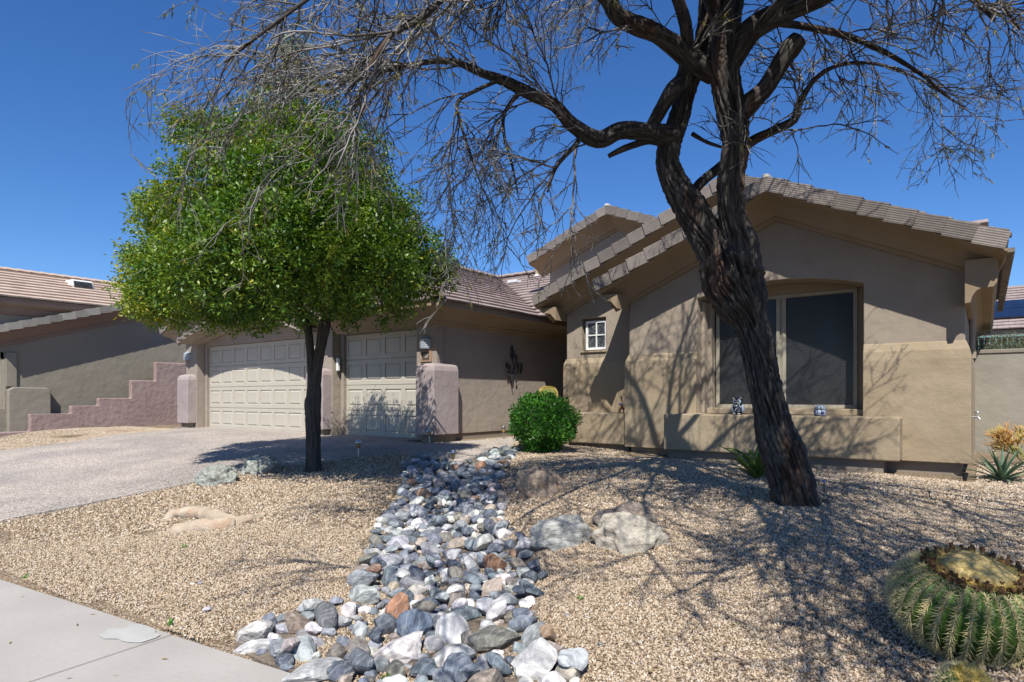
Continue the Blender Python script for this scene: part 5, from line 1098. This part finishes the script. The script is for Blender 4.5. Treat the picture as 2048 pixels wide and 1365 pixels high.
# ------------------------------------------------------------------ loose gravel, nearer stones as real chips
HOUSEB = [(-5.15, 16), (-5.15, 9.7), (-.2, 9.7), (-.2, 16)]
def gravel_field(name, lab, tmin, tmax, dens, size, res, seed):
    ts = np.arange(tmin, tmax, res); 
    V = []; F = []; idx = {}
    # grid in ground metres covering the wedge the street side can see
    x0, x1, y0, y1 = -20.9, 4.0, 1.5, 12.0
    xs = np.arange(x0, x1, res); ys = np.arange(y0, y1, res); X, Y = np.meshgrid(xs + res / 2, ys + res / 2); T = -ST * X + CT * Y; Lx = CT * X + ST * Y
    k = (T > tmin) & (T < tmax) & (np.abs(Lx) < T * .86 + .5) & (sedge(X, Y) > .03) & ~inside(X, Y, DRV) & ~inside(X, Y, HOUSEB) & ~inside(X, Y, [(-6.9, 16), (-6.9, 10.4), (-5, 10.4), (-5, 16)])
    k &= ~((X < -8.2) & (Y > 8.4)); k &= sedge(X, Y) > (.03 if tmin < 5 else .5)
    cidx = np.argwhere(k); xg = np.r_[xs, xs[-1] + res]; yg = np.r_[ys, ys[-1] + res]; XG, YG = np.meshgrid(xg, yg); used = {}; 
    for j, i in cidx:
        q = []
        for a, b_ in ((j, i), (j, i + 1), (j + 1, i + 1), (j + 1, i)):
            kk = (a, b_)
            if kk not in used: used[kk] = len(V); V.append((xg[b_], yg[a]))
            q.append(used[kk])
        F.append(q)
    V = np.array(V); Z = ground(V[:, 0], V[:, 1]) + .004; Z += np.array([noise.noise(Vector((x * 1.7, y * 1.7, 0))) * .018 + noise.noise(Vector((x * 6, y * 6, 3))) * .005 for x, y in V])
    o = obj(name, np.c_[V, Z], F, M['chip'], None); o['kind'] = 'stuff'; o['label'] = lab
    ng = bpy.data.node_groups.new(name, 'GeometryNodeTree'); ng.interface.new_socket('Geometry', in_out='INPUT', socket_type='NodeSocketGeometry'); ng.interface.new_socket('Geometry', in_out='OUTPUT', socket_type='NodeSocketGeometry')
    N = ng.nodes; Lk = ng.links; gi = N.new('NodeGroupInput'); go = N.new('NodeGroupOutput'); dp = N.new('GeometryNodeDistributePointsOnFaces'); dp.inputs['Density'].default_value = dens; dp.inputs['Seed'].default_value = seed
    ic = N.new('GeometryNodeMeshIcoSphere'); ic.inputs['Subdivisions'].default_value = 1; ic.inputs['Radius'].default_value = .5
    sm = N.new('GeometryNodeSetMaterial'); sm.inputs['Material'].default_value = M['chip']; Lk.new(ic.outputs['Mesh'], sm.inputs['Geometry'])
    io = N.new('GeometryNodeInstanceOnPoints'); Lk.new(gi.outputs[0], dp.inputs['Mesh']); Lk.new(dp.outputs['Points'], io.inputs['Points']); Lk.new(sm.outputs[0], io.inputs['Instance'])
    rv = N.new('FunctionNodeRandomValue'); rv.data_type = 'FLOAT_VECTOR'; rv.inputs[0].default_value = (0, 0, 0); rv.inputs[1].default_value = (6.28, 6.28, 6.28); Lk.new(rv.outputs[0], io.inputs['Rotation'])
    rs = N.new('FunctionNodeRandomValue'); rs.data_type = 'FLOAT_VECTOR'; rs.inputs[0].default_value = (size * .75, size * .5, size * .35); rs.inputs[1].default_value = (size * 1.5, size * 1.05, size * .8); rs.inputs['Seed'].default_value = 5; Lk.new(rs.outputs[0], io.inputs['Scale'])
    Lk.new(io.outputs[0], go.inputs[0]); md = o.modifiers.new('scatter', 'NODES'); md.node_group = ng; return o
def chip_mat():
    m = bpy.data.materials.new('granite_chip'); m.use_nodes = True; n = m.node_tree.nodes; l = m.node_tree.links; b = n['Principled BSDF']; b.inputs['Roughness'].default_value = .85; b.inputs['Specular IOR Level'].default_value = .2
    oi = n.new('ShaderNodeObjectInfo'); r = n.new('ShaderNodeValToRGB'); e = r.color_ramp.elements; e[0].color = (.20, .145, .09, 1); e[1].color = (.66, .62, .55, 1)
    for p, c in ((.12, (.30, .22, .145)), (.4, (.42, .32, .22)), (.7, (.50, .40, .285)), (.9, (.56, .48, .375)), (.96, (.34, .27, .22))): x = e.new(p); x.color = (*c, 1)
    l.new(oi.outputs['Random'], r.inputs[0]); l.new(r.outputs[0], b.inputs['Base Color']); return m
M['chip'] = chip_mat()
gravel_field('gravel', 'tan crushed granite gravel, nearest to the pavement', 1.2, 6.2, 4700, .0165, .16, 1)
gravel_field('gravel', 'tan crushed granite gravel around the tree and up to the house', 6.2, 21, 1250, .026, .2, 2)

# ------------------------------------------------------------------ plants
def golden_barrel(loc, Rr, Hh, nrib, lab, spines=15, sl_=.03, group=None, flowers=False, seed=0, sm='spine'):
    t = empty('golden_barrel_cactus', loc, lab, 'cactus', group); rr = random.Random(seed); na = nrib * 6; ny_ = 26; v = []; f = []; tone = []
    def prof(u): a = u * math.pi * .93; return math.sin(a) ** .8 * (1 - .1 * (1 - u)), (1 - math.cos(a)) / 2
    def pt(u, a, k=1.0):
        r_, z = prof(u); rib = abs(math.cos(a * nrib / 2)); rr_ = Rr * r_ * (.90 + .13 * rib ** .8) * k; zt = z * Hh
        if u > .86: zt -= Hh * .06 * ((u - .86) / .14)
        return Vector((rr_ * math.cos(a), rr_ * math.sin(a), zt)), rib
    for j in range(ny_ + 1):
        for i in range(na):
            p, rb_ = pt(.06 + .94 * j / ny_, 2 * math.pi * i / na); v.append(p + Vector(loc)); tone.append(rb_)
    f = [(j * na + i, j * na + (i + 1) % na, (j + 1) * na + (i + 1) % na, (j + 1) * na + i) for j in range(ny_) for i in range(na)]
    o = obj('body', v, f, M['cactus'], t, smooth=True); a_ = o.data.attributes.new('ridge', 'FLOAT', 'POINT'); a_.data.foreach_set('value', np.array(tone, dtype=np.float32))
    b = MB()
    for r_ in range(nrib):
        a = 2 * math.pi * r_ / nrib
        for k in range(spines):
            u = .16 + .74 * (k / spines) ** .9 + rr.uniform(-.006, .006); p, _ = pt(u, a, 1.005); p2, _ = pt(u + .02, a, 1.005); T_ = (p2 - p).normalized(); S_ = Vector((-math.sin(a), math.cos(a), 0)); N_ = S_.cross(T_).normalized()
            if N_.dot(Vector((math.cos(a), math.sin(a), .3))) < 0: N_ = -N_
            for q in range(8):
                an = q * math.pi / 4 + rr.uniform(-.3, .3); d = (N_ * rr.uniform(.45, .9) + (S_ * math.cos(an) + T_ * math.sin(an)) * rr.uniform(.6, 1.0)).normalized() if q else N_; L_ = sl_ * rr.uniform(.7, 1.25)
                w_ = L_ * .03 + .0011; c = p + Vector(loc); m_ = c + d * L_ * .6 + Vector((0, 0, -.0)) ; e = c + d * L_ + T_ * -.002
                s1 = d.cross(S_ + N_ * .3).normalized() * w_; s2 = d.cross(s1).normalized() * w_; b.add([c + s1, c - s1 * .5 + s2, c - s1 * .5 - s2, e], [(0, 1, 3), (1, 2, 3), (2, 0, 3)])
    b.build('spines', M[sm], t)['kind'] = 'stuff'
    b = MB(); Rt = prof(.90)[0] * Rr; zt = Hh * .99
    for _ in range(int(5200 * (Rr / .4) ** 1.3)):
        a = rr.uniform(0, 6.28); q = rr.random() ** .6; p = Vector((Rt * .92 * q * math.cos(a), Rt * .92 * q * math.sin(a), zt - .03 * Rr - .05 * Rr * (1 - q))) + Vector(loc)
        d = Vector((math.cos(a) * q * .9 + rr.gauss(0, .5), math.sin(a) * q * .9 + rr.gauss(0, .5), rr.uniform(.25, 1))).normalized(); L_ = sl_ * rr.uniform(.6, 1.2); s1 = d.orthogonal().normalized() * .0021; s2 = d.cross(s1); b.add([p + s1, p - s1 * .5 + s2, p - s1 * .5 - s2, p + d * L_], [(0, 1, 3), (1, 2, 3), (2, 0, 3)])
    b.build('crown_spines', M['spine_gold'], t)['kind'] = 'stuff'
    b = MB(); b.blob(Vector(loc) + Vector((0, 0, zt - .05 * Rr - .01)), (Rt * .93, Rt * .93, .20 * Rr), 0, 16, 8, seed, .3); b.build('wool', M['wool'], t, smooth=True)
    if flowers:
        b = MB()
        for k in range(150):
            a = 6.28 * k / 150 + rr.uniform(-.12, .12); q = Rt * rr.uniform(.80, 1.16); p = Vector((q * math.cos(a), q * math.sin(a), zt - .02 * Rr + rr.uniform(-.012, .012))) + Vector(loc)
            d = Vector((math.cos(a) * .5 + rr.gauss(0, .2), math.sin(a) * .5 + rr.gauss(0, .2), 1)).normalized(); h = rr.uniform(.012, .040); n_ = 5; base = [p + (d.orthogonal() * math.cos(6.28 * i / n_) + d.cross(d.orthogonal()) * math.sin(6.28 * i / n_)).normalized() * .008 for i in range(n_)]
            topv = [p + d * h * rr.uniform(.7, 1.15) + (d.orthogonal() * math.cos(6.28 * i / n_) + d.cross(d.orthogonal()) * math.sin(6.28 * i / n_)).normalized() * rr.uniform(.005, .016) for i in range(n_)]
            b.add(base + topv + [p + d * h * .5], [(i, (i + 1) % n_, n_ + (i + 1) % n_, n_ + i) for i in range(n_)] + [(n_ + (i + 1) % n_, 2 * n_, n_ + i) for i in range(n_)])
        b.build('dried_flowers', M['dried'], t)['kind'] = 'stuff'
    return t
def cactus_mat():
    m = bpy.data.materials.new('cactus_skin'); m.use_nodes = True; n = m.node_tree.nodes; l = m.node_tree.links; b = n['Principled BSDF']; b.inputs['Roughness'].default_value = .5; b.inputs['Specular IOR Level'].default_value = .35
    a = n.new('ShaderNodeAttribute'); a.attribute_name = 'ridge'; r = n.new('ShaderNodeValToRGB'); e = r.color_ramp.elements; e[0].color = (.022, .075, .012, 1); e[1].color = (.24, .19, .07, 1); x = e.new(.6); x.color = (.075, .15, .022, 1); x = e.new(.93); x.color = (.085, .15, .03, 1)
    tc = n.new('ShaderNodeTexCoord'); t = n.new('ShaderNodeTexNoise'); t.inputs['Scale'].default_value = 9; t.inputs['Detail'].default_value = 6; l.new(tc.outputs['Object'], t.inputs['Vector']); r2 = n.new('ShaderNodeValToRGB'); r2.color_ramp.elements[0].color = (.6, .6, .6, 1); r2.color_ramp.elements[1].color = (1.25, 1.25, 1.2, 1); l.new(t.outputs['Fac'], r2.inputs[0])
    mm = n.new('ShaderNodeMix'); mm.data_type = 'RGBA'; mm.blend_type = 'MULTIPLY'; mm.inputs[0].default_value = 1; l.new(a.outputs['Fac'], r.inputs[0]); l.new(r.outputs[0], mm.inputs[6]); l.new(r2.outputs[0], mm.inputs[7]); l.new(mm.outputs[2], b.inputs['Base Color']); return m
M['cactus'] = cactus_mat()
M['spine'] = mat('spine', (.42, .35, .16), (.56, .49, .27), 30, .6); M['spine_gold'] = mat('spine_gold', (.50, .36, .07), (.62, .50, .18), 30, .6); M['wool'] = mat('wool', (.34, .23, .06), (.55, .43, .20), 60, .95, (90, 1, .01)); M['dried'] = mat('dried_flower', (.06, .03, .015), (.20, .11, .05), 25, .9)
c0 = at(1932, 1200, 3.52); cq = golden_barrel((c0.x, c0.y, gz(c0.x, c0.y) - .02), .375, .47, 33, 'large golden barrel cactus with a ring of dried brown flowers in the lower right', 30, .050, flowers=True, seed=4); cq.rotation_mode = 'QUATERNION'; from mathutils import Quaternion; cq.rotation_quaternion = Quaternion((CT, ST, 0), math.radians(15)); cq.location += Vector((-ST, CT, 0)) * .05
c0 = at(1920, 1335, 3.03); cq = golden_barrel((c0.x, c0.y, gz(c0.x, c0.y) - .02), .115, .17, 16, 'small yellow spined barrel cactus pup in front of the large one', 10, .038, seed=9); cq.rotation_mode = 'QUATERNION'; cq.rotation_quaternion = Quaternion((CT, ST, 0), math.radians(28))
pt_ = G(1097, 880); pt_ = Vector((-6.35, 9.75, gz(-6.35, 9.75))); q = at(1096, 800, -ST * pt_.x + CT * pt_.y); pt_.x, pt_.y = q.x, q.y
bc2 = golden_barrel((pt_.x, pt_.y, q.z - .07), .165, .30, 20, 'pale yellow barrel cactus showing above the round green bush', 20, .036, seed=12, sm='spine_gold')
b = MB(); b.lathe([(.13, -.02), (.16, .2), (.16, q.z - gz(pt_.x, pt_.y) - .1), (.10, q.z - gz(pt_.x, pt_.y) - .04)], (pt_.x, pt_.y, gz(pt_.x, pt_.y)), 24); b.build('lower_body', M['cactus'], bc2, smooth=True)
# round bush
bp_ = G(1085, 906); bt = -ST * bp_.x + CT * bp_.y; bc = at(1086, 846, bt + .15); bush = empty('round_bush', bp_, 'round clipped bright green bush at the corner by the entry walk', 'bush')
k = 11500; u = unit(k); s = NR.uniform(.72, 1.03, k) * (1 + .22 * np.array([noise.noise(Vector(x * 2.6)) for x in u])); sz = np.where(u[:, 2] < 0, .50, .47); pos = np.array(bc) + u * s[:, None] * np.c_[np.full(k, .585), np.full(k, .56), sz * 1.04]
pos[:, 0] = np.where(u[:, 2] < -.5, bc.x + (pos[:, 0] - bc.x) * .9, pos[:, 0]); tn = .45 + .5 * np.array([noise.noise(Vector(p * 5)) for p in pos]) + NR.normal(0, .18, k)
leaves('foliage', pos, u * .8 + unit(k) * .8 + np.array([0, 0, .15]), u + unit(k) * .6, NR.uniform(.04, .07, k), NR.uniform(.02, .032, k), tn, M['leaf_bush'], bush)
b = MB()
for _ in range(14): d = Vector(unit(1)[0]); d.z = abs(d.z) + .6; b.tube([tuple(bp_ + Vector((0, .1, -.03))), tuple(bp_ + Vector((0, .1, 0)) + d * .22), tuple(bc + Vector((d.x, d.y, d.z * .3)) * .35)], [.012, .009, .004], 5)
b.build('stems', M['bark2'], bush)['kind'] = 'stuff'
# agave
def blade(b, base, az, el, L_, w_, droop=.3, fold=.35, n=7, twist=0):
    h = Vector((math.cos(az), math.sin(az), 0)); sd = Vector((-math.sin(az), math.cos(az), 0)); p = Vector(base); e = el; pts = []
    for i in range(n + 1):
        u = i / n; wd = w_ * (math.sin(min(1, u * 1.15 + .18) * math.pi) ** .7 if u < .98 else 0) * (1 if u < .5 else 1) ; wd = w_ * max(0, (.55 + .9 * u) if u < .35 else (1 - ((u - .35) / .65) ** 1.6) * .87)
        nrm = (h * -math.sin(e) + Vector((0, 0, 1)) * math.cos(e)); s_ = (sd * math.cos(twist * u) + nrm * math.sin(twist * u)); pts += [p - s_ * wd / 2 + nrm * wd * fold * .5, p.copy(), p + s_ * wd / 2 + nrm * wd * fold * .5]
        e -= droop / n * (.4 + 1.2 * u); p = p + (h * math.cos(e) + Vector((0, 0, 1)) * math.sin(e)) * L_ / n
    f = []
    for i in range(n): f += [(i * 3, i * 3 + 1, i * 3 + 4, i * 3 + 3), (i * 3 + 1, i * 3 + 2, i * 3 + 5, i * 3 + 4)]
    b.add(pts, f)
def rosette(name, loc, lab, cat, n, L_, w_, m, el=(10, 80), droop=.3, seed=0, fold=.35, twist=0, az=None):
    t = empty(name, loc, lab, cat); rr = random.Random(seed)
    for i in range(n):
        u = i / n; b = MB(); a = i * 2.39996 + rr.uniform(-.15, .15) if az is None else rr.uniform(*az); e = math.radians(el[0] + (el[1] - el[0]) * u + rr.uniform(-6, 6)); blade(b, loc, a, e, L_ * rr.uniform(.8, 1.15) * (1.05 - .25 * abs(u - .4)), w_ * rr.uniform(.85, 1.1), droop * rr.uniform(.4, 1.6), fold, twist=rr.uniform(-twist, twist)); o = b.build('leaf', m, t, smooth=True); md = o.modifiers.new('s', 'SOLIDIFY'); md.thickness = .003
    return t
M['agave'] = mat('agave_leaf', (.075, .125, .075), (.13, .195, .12), 14, .5, c3=(.28, .34, .18), s3=6, a3=.4); M['strap'] = mat('strap_leaf', (.05, .10, .016), (.13, .19, .035), 10, .45, c3=(.25, .24, .06), s3=5, a3=.5)
q = G(2004, 962); rosette('agave', q, 'spiky grey green agave in gravel by the right corner of the house', 'agave', 34, .47, .060, M['agave'], (6, 82), .25, 3)
q = G(1512, 958); rosette('strap_leaf_plant', q, 'leafy plant with broad green blades half hidden behind the mesquite trunk', 'plant', 20, .62, .09, M['strap'], (25, 85), 1.0, 8, fold=.25, twist=.8)
# pencil cactus shrub
q = G(2068, 938); pc = empty('pencil_shrub', q, 'orange tipped pencil cactus shrub at the right edge in front of the block wall', 'shrub'); b = [MB(), MB()]
rr = random.Random(8)
def stick(p, d, L_, r_, lv):
    p2 = p + d * L_ * .5 + Vector(unit(1)[0]) * .01; p3 = p2 + (d + Vector(unit(1)[0]) * .12).normalized() * L_ * .5; tip = lv >= 2; b[1 if tip else 0].tube([tuple(p), tuple(p2), tuple(p3)], [r_, r_ * .9, r_ * .6], 5)
    if lv < 3:
        for _ in range(rr.randint(3, 5)): dd = (d + Vector(unit(1)[0]) * .55 + Vector((0, 0, .12))).normalized(); stick(p3, dd, L_ * rr.uniform(.6, .9), r_ * .78, lv + 1)
for _ in range(13): a = rr.uniform(0, 6.28); stick(q + Vector((math.cos(a) * .05, math.sin(a) * .05, 0)), Vector((math.cos(a) * .75, math.sin(a) * .75, rr.uniform(.35, 1.1))).normalized(), rr.uniform(.19, .27), .009, 0)
M['pencil_g'] = mat('pencil_green', (.16, .20, .05), (.30, .29, .07), 9, .5); M['pencil_o'] = mat('pencil_orange', (.48, .20, .07), (.42, .34, .09), 4, .5)
b[0].build('stems', M['pencil_g'], pc, smooth=True)['kind'] = 'stuff'; b[1].build('tips', M['pencil_o'], pc, smooth=True)['kind'] = 'stuff'
# shrubs behind the block wall
for k, (px, py, lab) in enumerate([(1965, 690, 'loose grey green shrub rising over the block wall next to the eave'), (2012, 694, 'low grey green shrub in front of the green railing'), (2052, 688, 'grey green shrub at the right edge behind the block wall')]):
    c = at(px, py, 12.6); s_ = empty('shrub', (c.x, c.y, gz(c.x, c.y)), lab, 'shrub', 'shrubs behind the block wall'); n_ = 1300; P = NR.normal(0, 1, (n_, 3)) * np.array([.24, .22, .13]); P[:, 2] = np.minimum(P[:, 2], .24); b = MB()
    for _ in range(16):
        d = Vector(unit(1)[0]); d.z = abs(d.z); e = c + Vector((d.x * .35, d.y * .3, d.z * .28 - .05)); b.tube([(c.x, c.y, gz(c.x, c.y)), tuple(c + Vector((0, 0, -.5)) + d * .15), tuple(e)], [.012, .008, .003], 4)
    b.build('stems', M['twig'], s_)['kind'] = 'stuff'
    leaves('foliage', np.array(c) + P, unit(n_) + np.array([0, 0, .6]), unit(n_), NR.uniform(.025, .05, n_), NR.uniform(.010, .018, n_), NR.uniform(0, 1, n_), M['leaf_grey'], s_)
    P2 = np.c_[NR.normal(0, .35, 2600), NR.normal(0, .3, 2600), NR.uniform(-1.6, 0, 2600)]; leaves('foliage', np.array(c) + P2, unit(2600), unit(2600), NR.uniform(.03, .05, 2600), NR.uniform(.012, .02, 2600), NR.uniform(0, 1, 2600), M['leaf_grey'], s_)
# small weeds
for px, py, lab in [(1163, 1203, 'tiny green seedling alone in the gravel right of the creek'), (770, 1364, 'small green weed between the creek stones at the pavement'), (342, 1254, 'green weed in the gravel at the pavement edge'), (52, 1158, 'yellow green weed at the far end of the pavement edge'), (366, 1098, 'small green weed in the left gravel'), (758, 1282, 'small weed growing beside the white lumpy stone'), (1300, 1082, 'grass tuft between the two pale boulders')]:
    q = G(px, py); t = empty('weed', q, lab, 'weed'); n_ = 22; leaves('foliage', np.array(q) + NR.normal(0, .012, (n_, 3)) + np.array([0, 0, .015]), unit(n_) + np.array([0, 0, .8]), unit(n_), NR.uniform(.015, .035, n_), NR.uniform(.007, .014, n_), NR.uniform(.3, 1, n_), M['leaf_bush'], t)

# ------------------------------------------------------------------ small things
def path_light():
    t = bpy.data.objects.new('path_light', None); col.objects.link(t)
    b = MB(); b.tube([(0, 0, -.05), (0, 0, .15)], .009, 6); b.build('stake', M['steel'], t)
    b = MB(); b.lathe([(.022, .15), (.03, .165), (.038, .235), (.036, .24)], (0, 0, 0), 12); b.build('lens', M['amber'], t, smooth=True)
    b = MB(); b.lathe([(.056, .241), (.054, .252), (.035, .266), (.03, .280), (.012, .284)], (0, 0, 0), 14); b.build('cap', M['steel'], t); return t
pl0 = path_light()
for i, (px, py, lab) in enumerate([(717, 916, 'solar path light in the tree shade at the driveway edge'), (859, 889, 'solar path light in front of the corner pillar'), (1007, 880, 'solar path light on the gravel strip below the metal wall sculpture'), (906, 938, 'solar path light sunk behind the stones at the head of the creek')]):
    if i == 0: t = pl0
    else:
        t = pl0.copy(); col.objects.link(t)
        for c in pl0.children: c2 = c.copy(); c2.parent = t; col.objects.link(c2)
    q = G(px, py); t.location = q; tag(t, lab, 'path light', 'solar path lights')
# metal wall sculpture on the garage side wall
q0 = onX(1022, 778, -8.40); ws = empty('wall_sculpture', (q0.x, q0.y, q0.z), 'black metal desert plant sculpture hanging on the garage side wall', 'wall art')
def W(px, py, d=.0): p = onX(px, py, -8.41); return Vector((-8.41 + d, p.y, p.z))
for L in ([(1024, 778), (1022, 765), (1022, 755), (1028, 735), (1023, 722), (1025, 712)], [(1024, 765), (1026, 745), (1032, 728), (1031, 716)], [(1026, 752), (1030, 748), (1036, 745), (1036, 735)], [(1023, 758), (1020, 750), (1018, 733), (1014, 731)], [(1021, 762), (1017, 752)]):
    b = MB(); b.tube([tuple(W(x, y, R.uniform(0, .03))) for x, y in L], .012, 5); b.build('stem', M['dark_metal'], ws)
for x, y, a, c in [(1023, 699, .045, .09), (1026, 708, .04, .085), (1022, 712, .04, .08), (1031, 716, .04, .09), (1035, 733, .035, .09), (1042, 735, .04, .10), (1040, 744, .04, .06), (1013, 731, .05, .07), (1018, 735, .035, .07), (1014, 750, .035, .07), (1018, 750, .035, .07), (1031, 763, .03, .05)]:
    p = W(x, y, .02); b = MB(); b.blob(p, (.012, a, c), 0, 10, 6); b.build('pad', M['dark_metal'], ws, smooth=True)
# owls on the bench
M['glaze_dark'] = mat('glaze_dark', (.012, .016, .03), (.03, .035, .055), 40, .3, spec=.5); M['glaze_blue'] = mat('glaze_pale_blue', (.30, .38, .46), (.42, .50, .58), 30, .3, spec=.5); M['glaze_white'] = mat('glaze_white', (.68, .68, .66), None, rough=.3, spec=.5); M['glaze_gold'] = mat('glaze_tan', (.45, .30, .15), None, rough=.4)
M['glaze_pat'] = mat('glaze_pattern', (.03, .05, .22), (.62, .66, .72), 38, .3, spec=.5, lo=.44, hi=.52)
oy = 9.90
p = onY(1476, 829, oy); p.z = 1.243; ow1 = empty('owl_figurine', p, 'tall ceramic owl with dark speckled body and white brows on the bench', 'owl figurine', None)
fx = Vector((ST * 0 - .0, -1, 0)); 
def OW(dx, dy, dz): return p + Vector((dx, dy, dz))
b = MB(); b.lathe([(.055, .0), (.075, .02), (.083, .07), (.078, .125), (.064, .155), (.068, .19), (.070, .215), (.055, .245), (.02, .255)], tuple(p), 20); b.build('body', M['glaze_dark'], ow1, smooth=True)
for s in (-1, 1):
    b = MB(); b.blob(OW(s * .078, .0, .09), (.020, .045, .062), 0, 10, 8); b.build('wing', M['glaze_blue'], ow1, smooth=True)
    b = MB(); b.blob(OW(s * .034, -.052, .198), (.030, .014, .027), 0, 12, 8); e = b.build('eye_disc', M['glaze_blue'], ow1, smooth=True)
    b = MB(); b.blob(OW(s * .026, -.068, .198), (.010, .006, .010), 0, 10, 6); b.build('pupil', M['black'], ow1, smooth=True)
    b = MB(); b.tube([OW(s * .004, -.068, .205), OW(s * .022, -.070, .222), OW(s * .046, -.060, .238), OW(s * .062, -.045, .256)], [.005, .007, .008, .004], 6); b.build('brow', M['glaze_white'], ow1, smooth=True)
    b = MB(); b.tube([OW(s * .006, -.066, .19), OW(s * .022, -.070, .172), OW(s * .05, -.055, .174)], [.004, .006, .003], 6); b.build('cheek', M['glaze_white'], ow1, smooth=True)
    b = MB(); b.tube([OW(s * .04, -.04, .235), OW(s * .06, -.02, .27)], [.014, .004], 6); b.build('ear', M['glaze_gold'], ow1)
    b = MB(); b.blob(OW(s * .032, -.07, .012), (.022, .022, .012), 0, 10, 6); b.build('foot', M['glaze_white'], ow1, smooth=True)
b = MB(); b.blob(OW(0, -.072, .188), (.006, .01, .011), 0, 8, 6); b.build('beak', M['glaze_gold'], ow1, smooth=True)
b = MB(); rr = random.Random(2)
for _ in range(34): a = rr.uniform(-2.9, -.25); z = rr.uniform(.03, .145); r_ = np.interp(z, [0, .02, .07, .125, .155], [.055, .075, .083, .078, .064]); b.blob(p + Vector((r_ * math.cos(a), r_ * math.sin(a), z)), (.006, .006, .008), 0, 6, 4)
t = b.build('speckles', M['glaze_white'], ow1, smooth=True); t['kind'] = 'stuff'
p = onY(1640, 831, oy); p.z = 1.243; ow2 = empty('owl_figurine', p, 'short round blue and white patterned ceramic owl right of the trunk', 'owl figurine', None)
b = MB(); b.lathe([(.07, 0), (.083, .02), (.086, .06), (.080, .085)], tuple(p), 22); b.build('body', M['glaze_pat'], ow2, smooth=True)
b = MB(); b.lathe([(.081, .083), (.078, .11), (.062, .135), (.035, .150), (.008, .154)], tuple(p), 22); b.build('head', M['glaze_blue'], ow2, smooth=True)
for s in (-1, 1):
    c = OW(s * .028, -.070, .108); b = MB(); b.blob(c, (.022, .014, .020), 0, 14, 8); b.build('eye_disc', M['glaze_white'], ow2, smooth=True)
    b = MB(); b.tube([c + Vector((.017 * math.cos(x), -.013, .015 * math.sin(x))) for x in np.linspace(0, 6.28, 15)], .0035, 5); b.build('eye_ring', M['glaze_dark'], ow2)
    b = MB(); b.blob(c + Vector((0, -.013, 0)), (.007, .004, .007), 0, 8, 6); b.build('pupil', M['black'], ow2, smooth=True)
# little metal ornament with glass balls on the low bench
p = Vector((-5.27, 10.38, 1.228)); q = onY(1244, 828, 10.38); p.x = q.x; fr = empty('garden_ornament', p, 'small copper ornament with blue and green glass beads on the lower bench', 'ornament')
b = MB()
for a in (0, 1.6, 3.1, 4.7): b.tube([OW(.0, 0, .10), OW(.05 * math.cos(a), .05 * math.sin(a), .06), OW(.07 * math.cos(a), .07 * math.sin(a), .0)], [.012, .01, .009], 6)
b.blob(OW(0, 0, .10), (.03, .03, .04), 0, 10, 8); b.build('legs', M['copper'], fr, smooth=True)['kind'] = 'stuff'
b = MB(); b.tube([OW(0, 0, .13), OW(.0, -.01, .22), OW(-.008, -.01, .28), OW(-.022, -.01, .295)], [.006, .006, .012, .005], 6); b.build('antenna', M['copper'], fr, smooth=True)
for dx, m_ in ((-.03, 'blue_glass'), (.012, 'blue_glass')): b = MB(); b.blob(OW(dx, -.03, .155), (.021, .021, .021), 0, 12, 8); b.build('bead', M[m_], fr, smooth=True)
b = MB(); b.blob(OW(.075, -.02, .125), (.03, .02, .019), 0, 12, 8); b.build('bead', M['green_glass'], fr, smooth=True)
# drip irrigation risers and a loose landscape light
for px, py, m_, lab in [(1648, 992, 'blue_cap', 'thin black irrigation riser with blue cap right of the trunk'), (1859, 996, 'black', 'short black irrigation riser in the shaded gravel')]:
    q = G(px, py); t = empty('irrigation_riser', q, lab, 'riser'); b = MB(); h = .14 if m_ == 'blue_cap' else .05; b.tube([tuple(q + Vector((0, 0, -.03))), tuple(q + Vector((0, 0, h)))], .005, 6); b.build('tube', M['black'], t); b = MB(); b.lathe([(.011, 0), (.012, .015), (.006, .022)], tuple(q + Vector((0, 0, h))), 8); b.build('cap', M[m_], t)
q = G(1930, 962); b = MB(); b.lathe([(.02, 0), (.035, .09), (.04, .1), (.02, .105)], tuple(q), 10); o = b.build('ground_spotlight', M['black'], None, loc=tuple(q)); tag(o, 'small black ground spotlight at the right corner of the foundation', 'spotlight')

# fallen leaflets, pods and grit on gravel, driveway and pavement
rr = random.Random(77); C_, D_ = [], []
while len(C_) < 1500:
    L_ = rr.uniform(-5, 5); T_ = rr.uniform(2.8, 12); x = CT * L_ - ST * T_; y = ST * L_ + CT * T_
    if noise.noise(Vector((x * .9, y * .9, 4))) < -.05 and rr.random() < .8: continue
    if sedge(x, y) < 0 and rr.random() < .8: continue
    C_.append((x, y, gz(x, y) + (.135 if sedge(x, y) < 0 else .022))); D_.append((rr.gauss(0, 1), rr.gauss(0, 1), rr.gauss(0, .12)))
k = len(C_); M['litter'] = leaf_mat('litter', [(.10, .055, .03), (.24, .16, .07), (.36, .30, .14)], rough=.8, trans=.1)
lt = bpy.data.objects.new('leaf_litter', None); col.objects.link(lt); o = leaves('leaf_litter', C_, np.array(D_), np.c_[NR.normal(0, .3, (k, 2)), np.ones(k)], NR.uniform(.02, .06, k), NR.uniform(.006, .018, k), NR.uniform(0, 1, k), M['litter'], lt); o.parent = None; bpy.data.objects.remove(lt); o.name = 'leaf_litter'; o['kind'] = 'stuff'; o['label'] = 'dry leaflets scattered over the gravel'
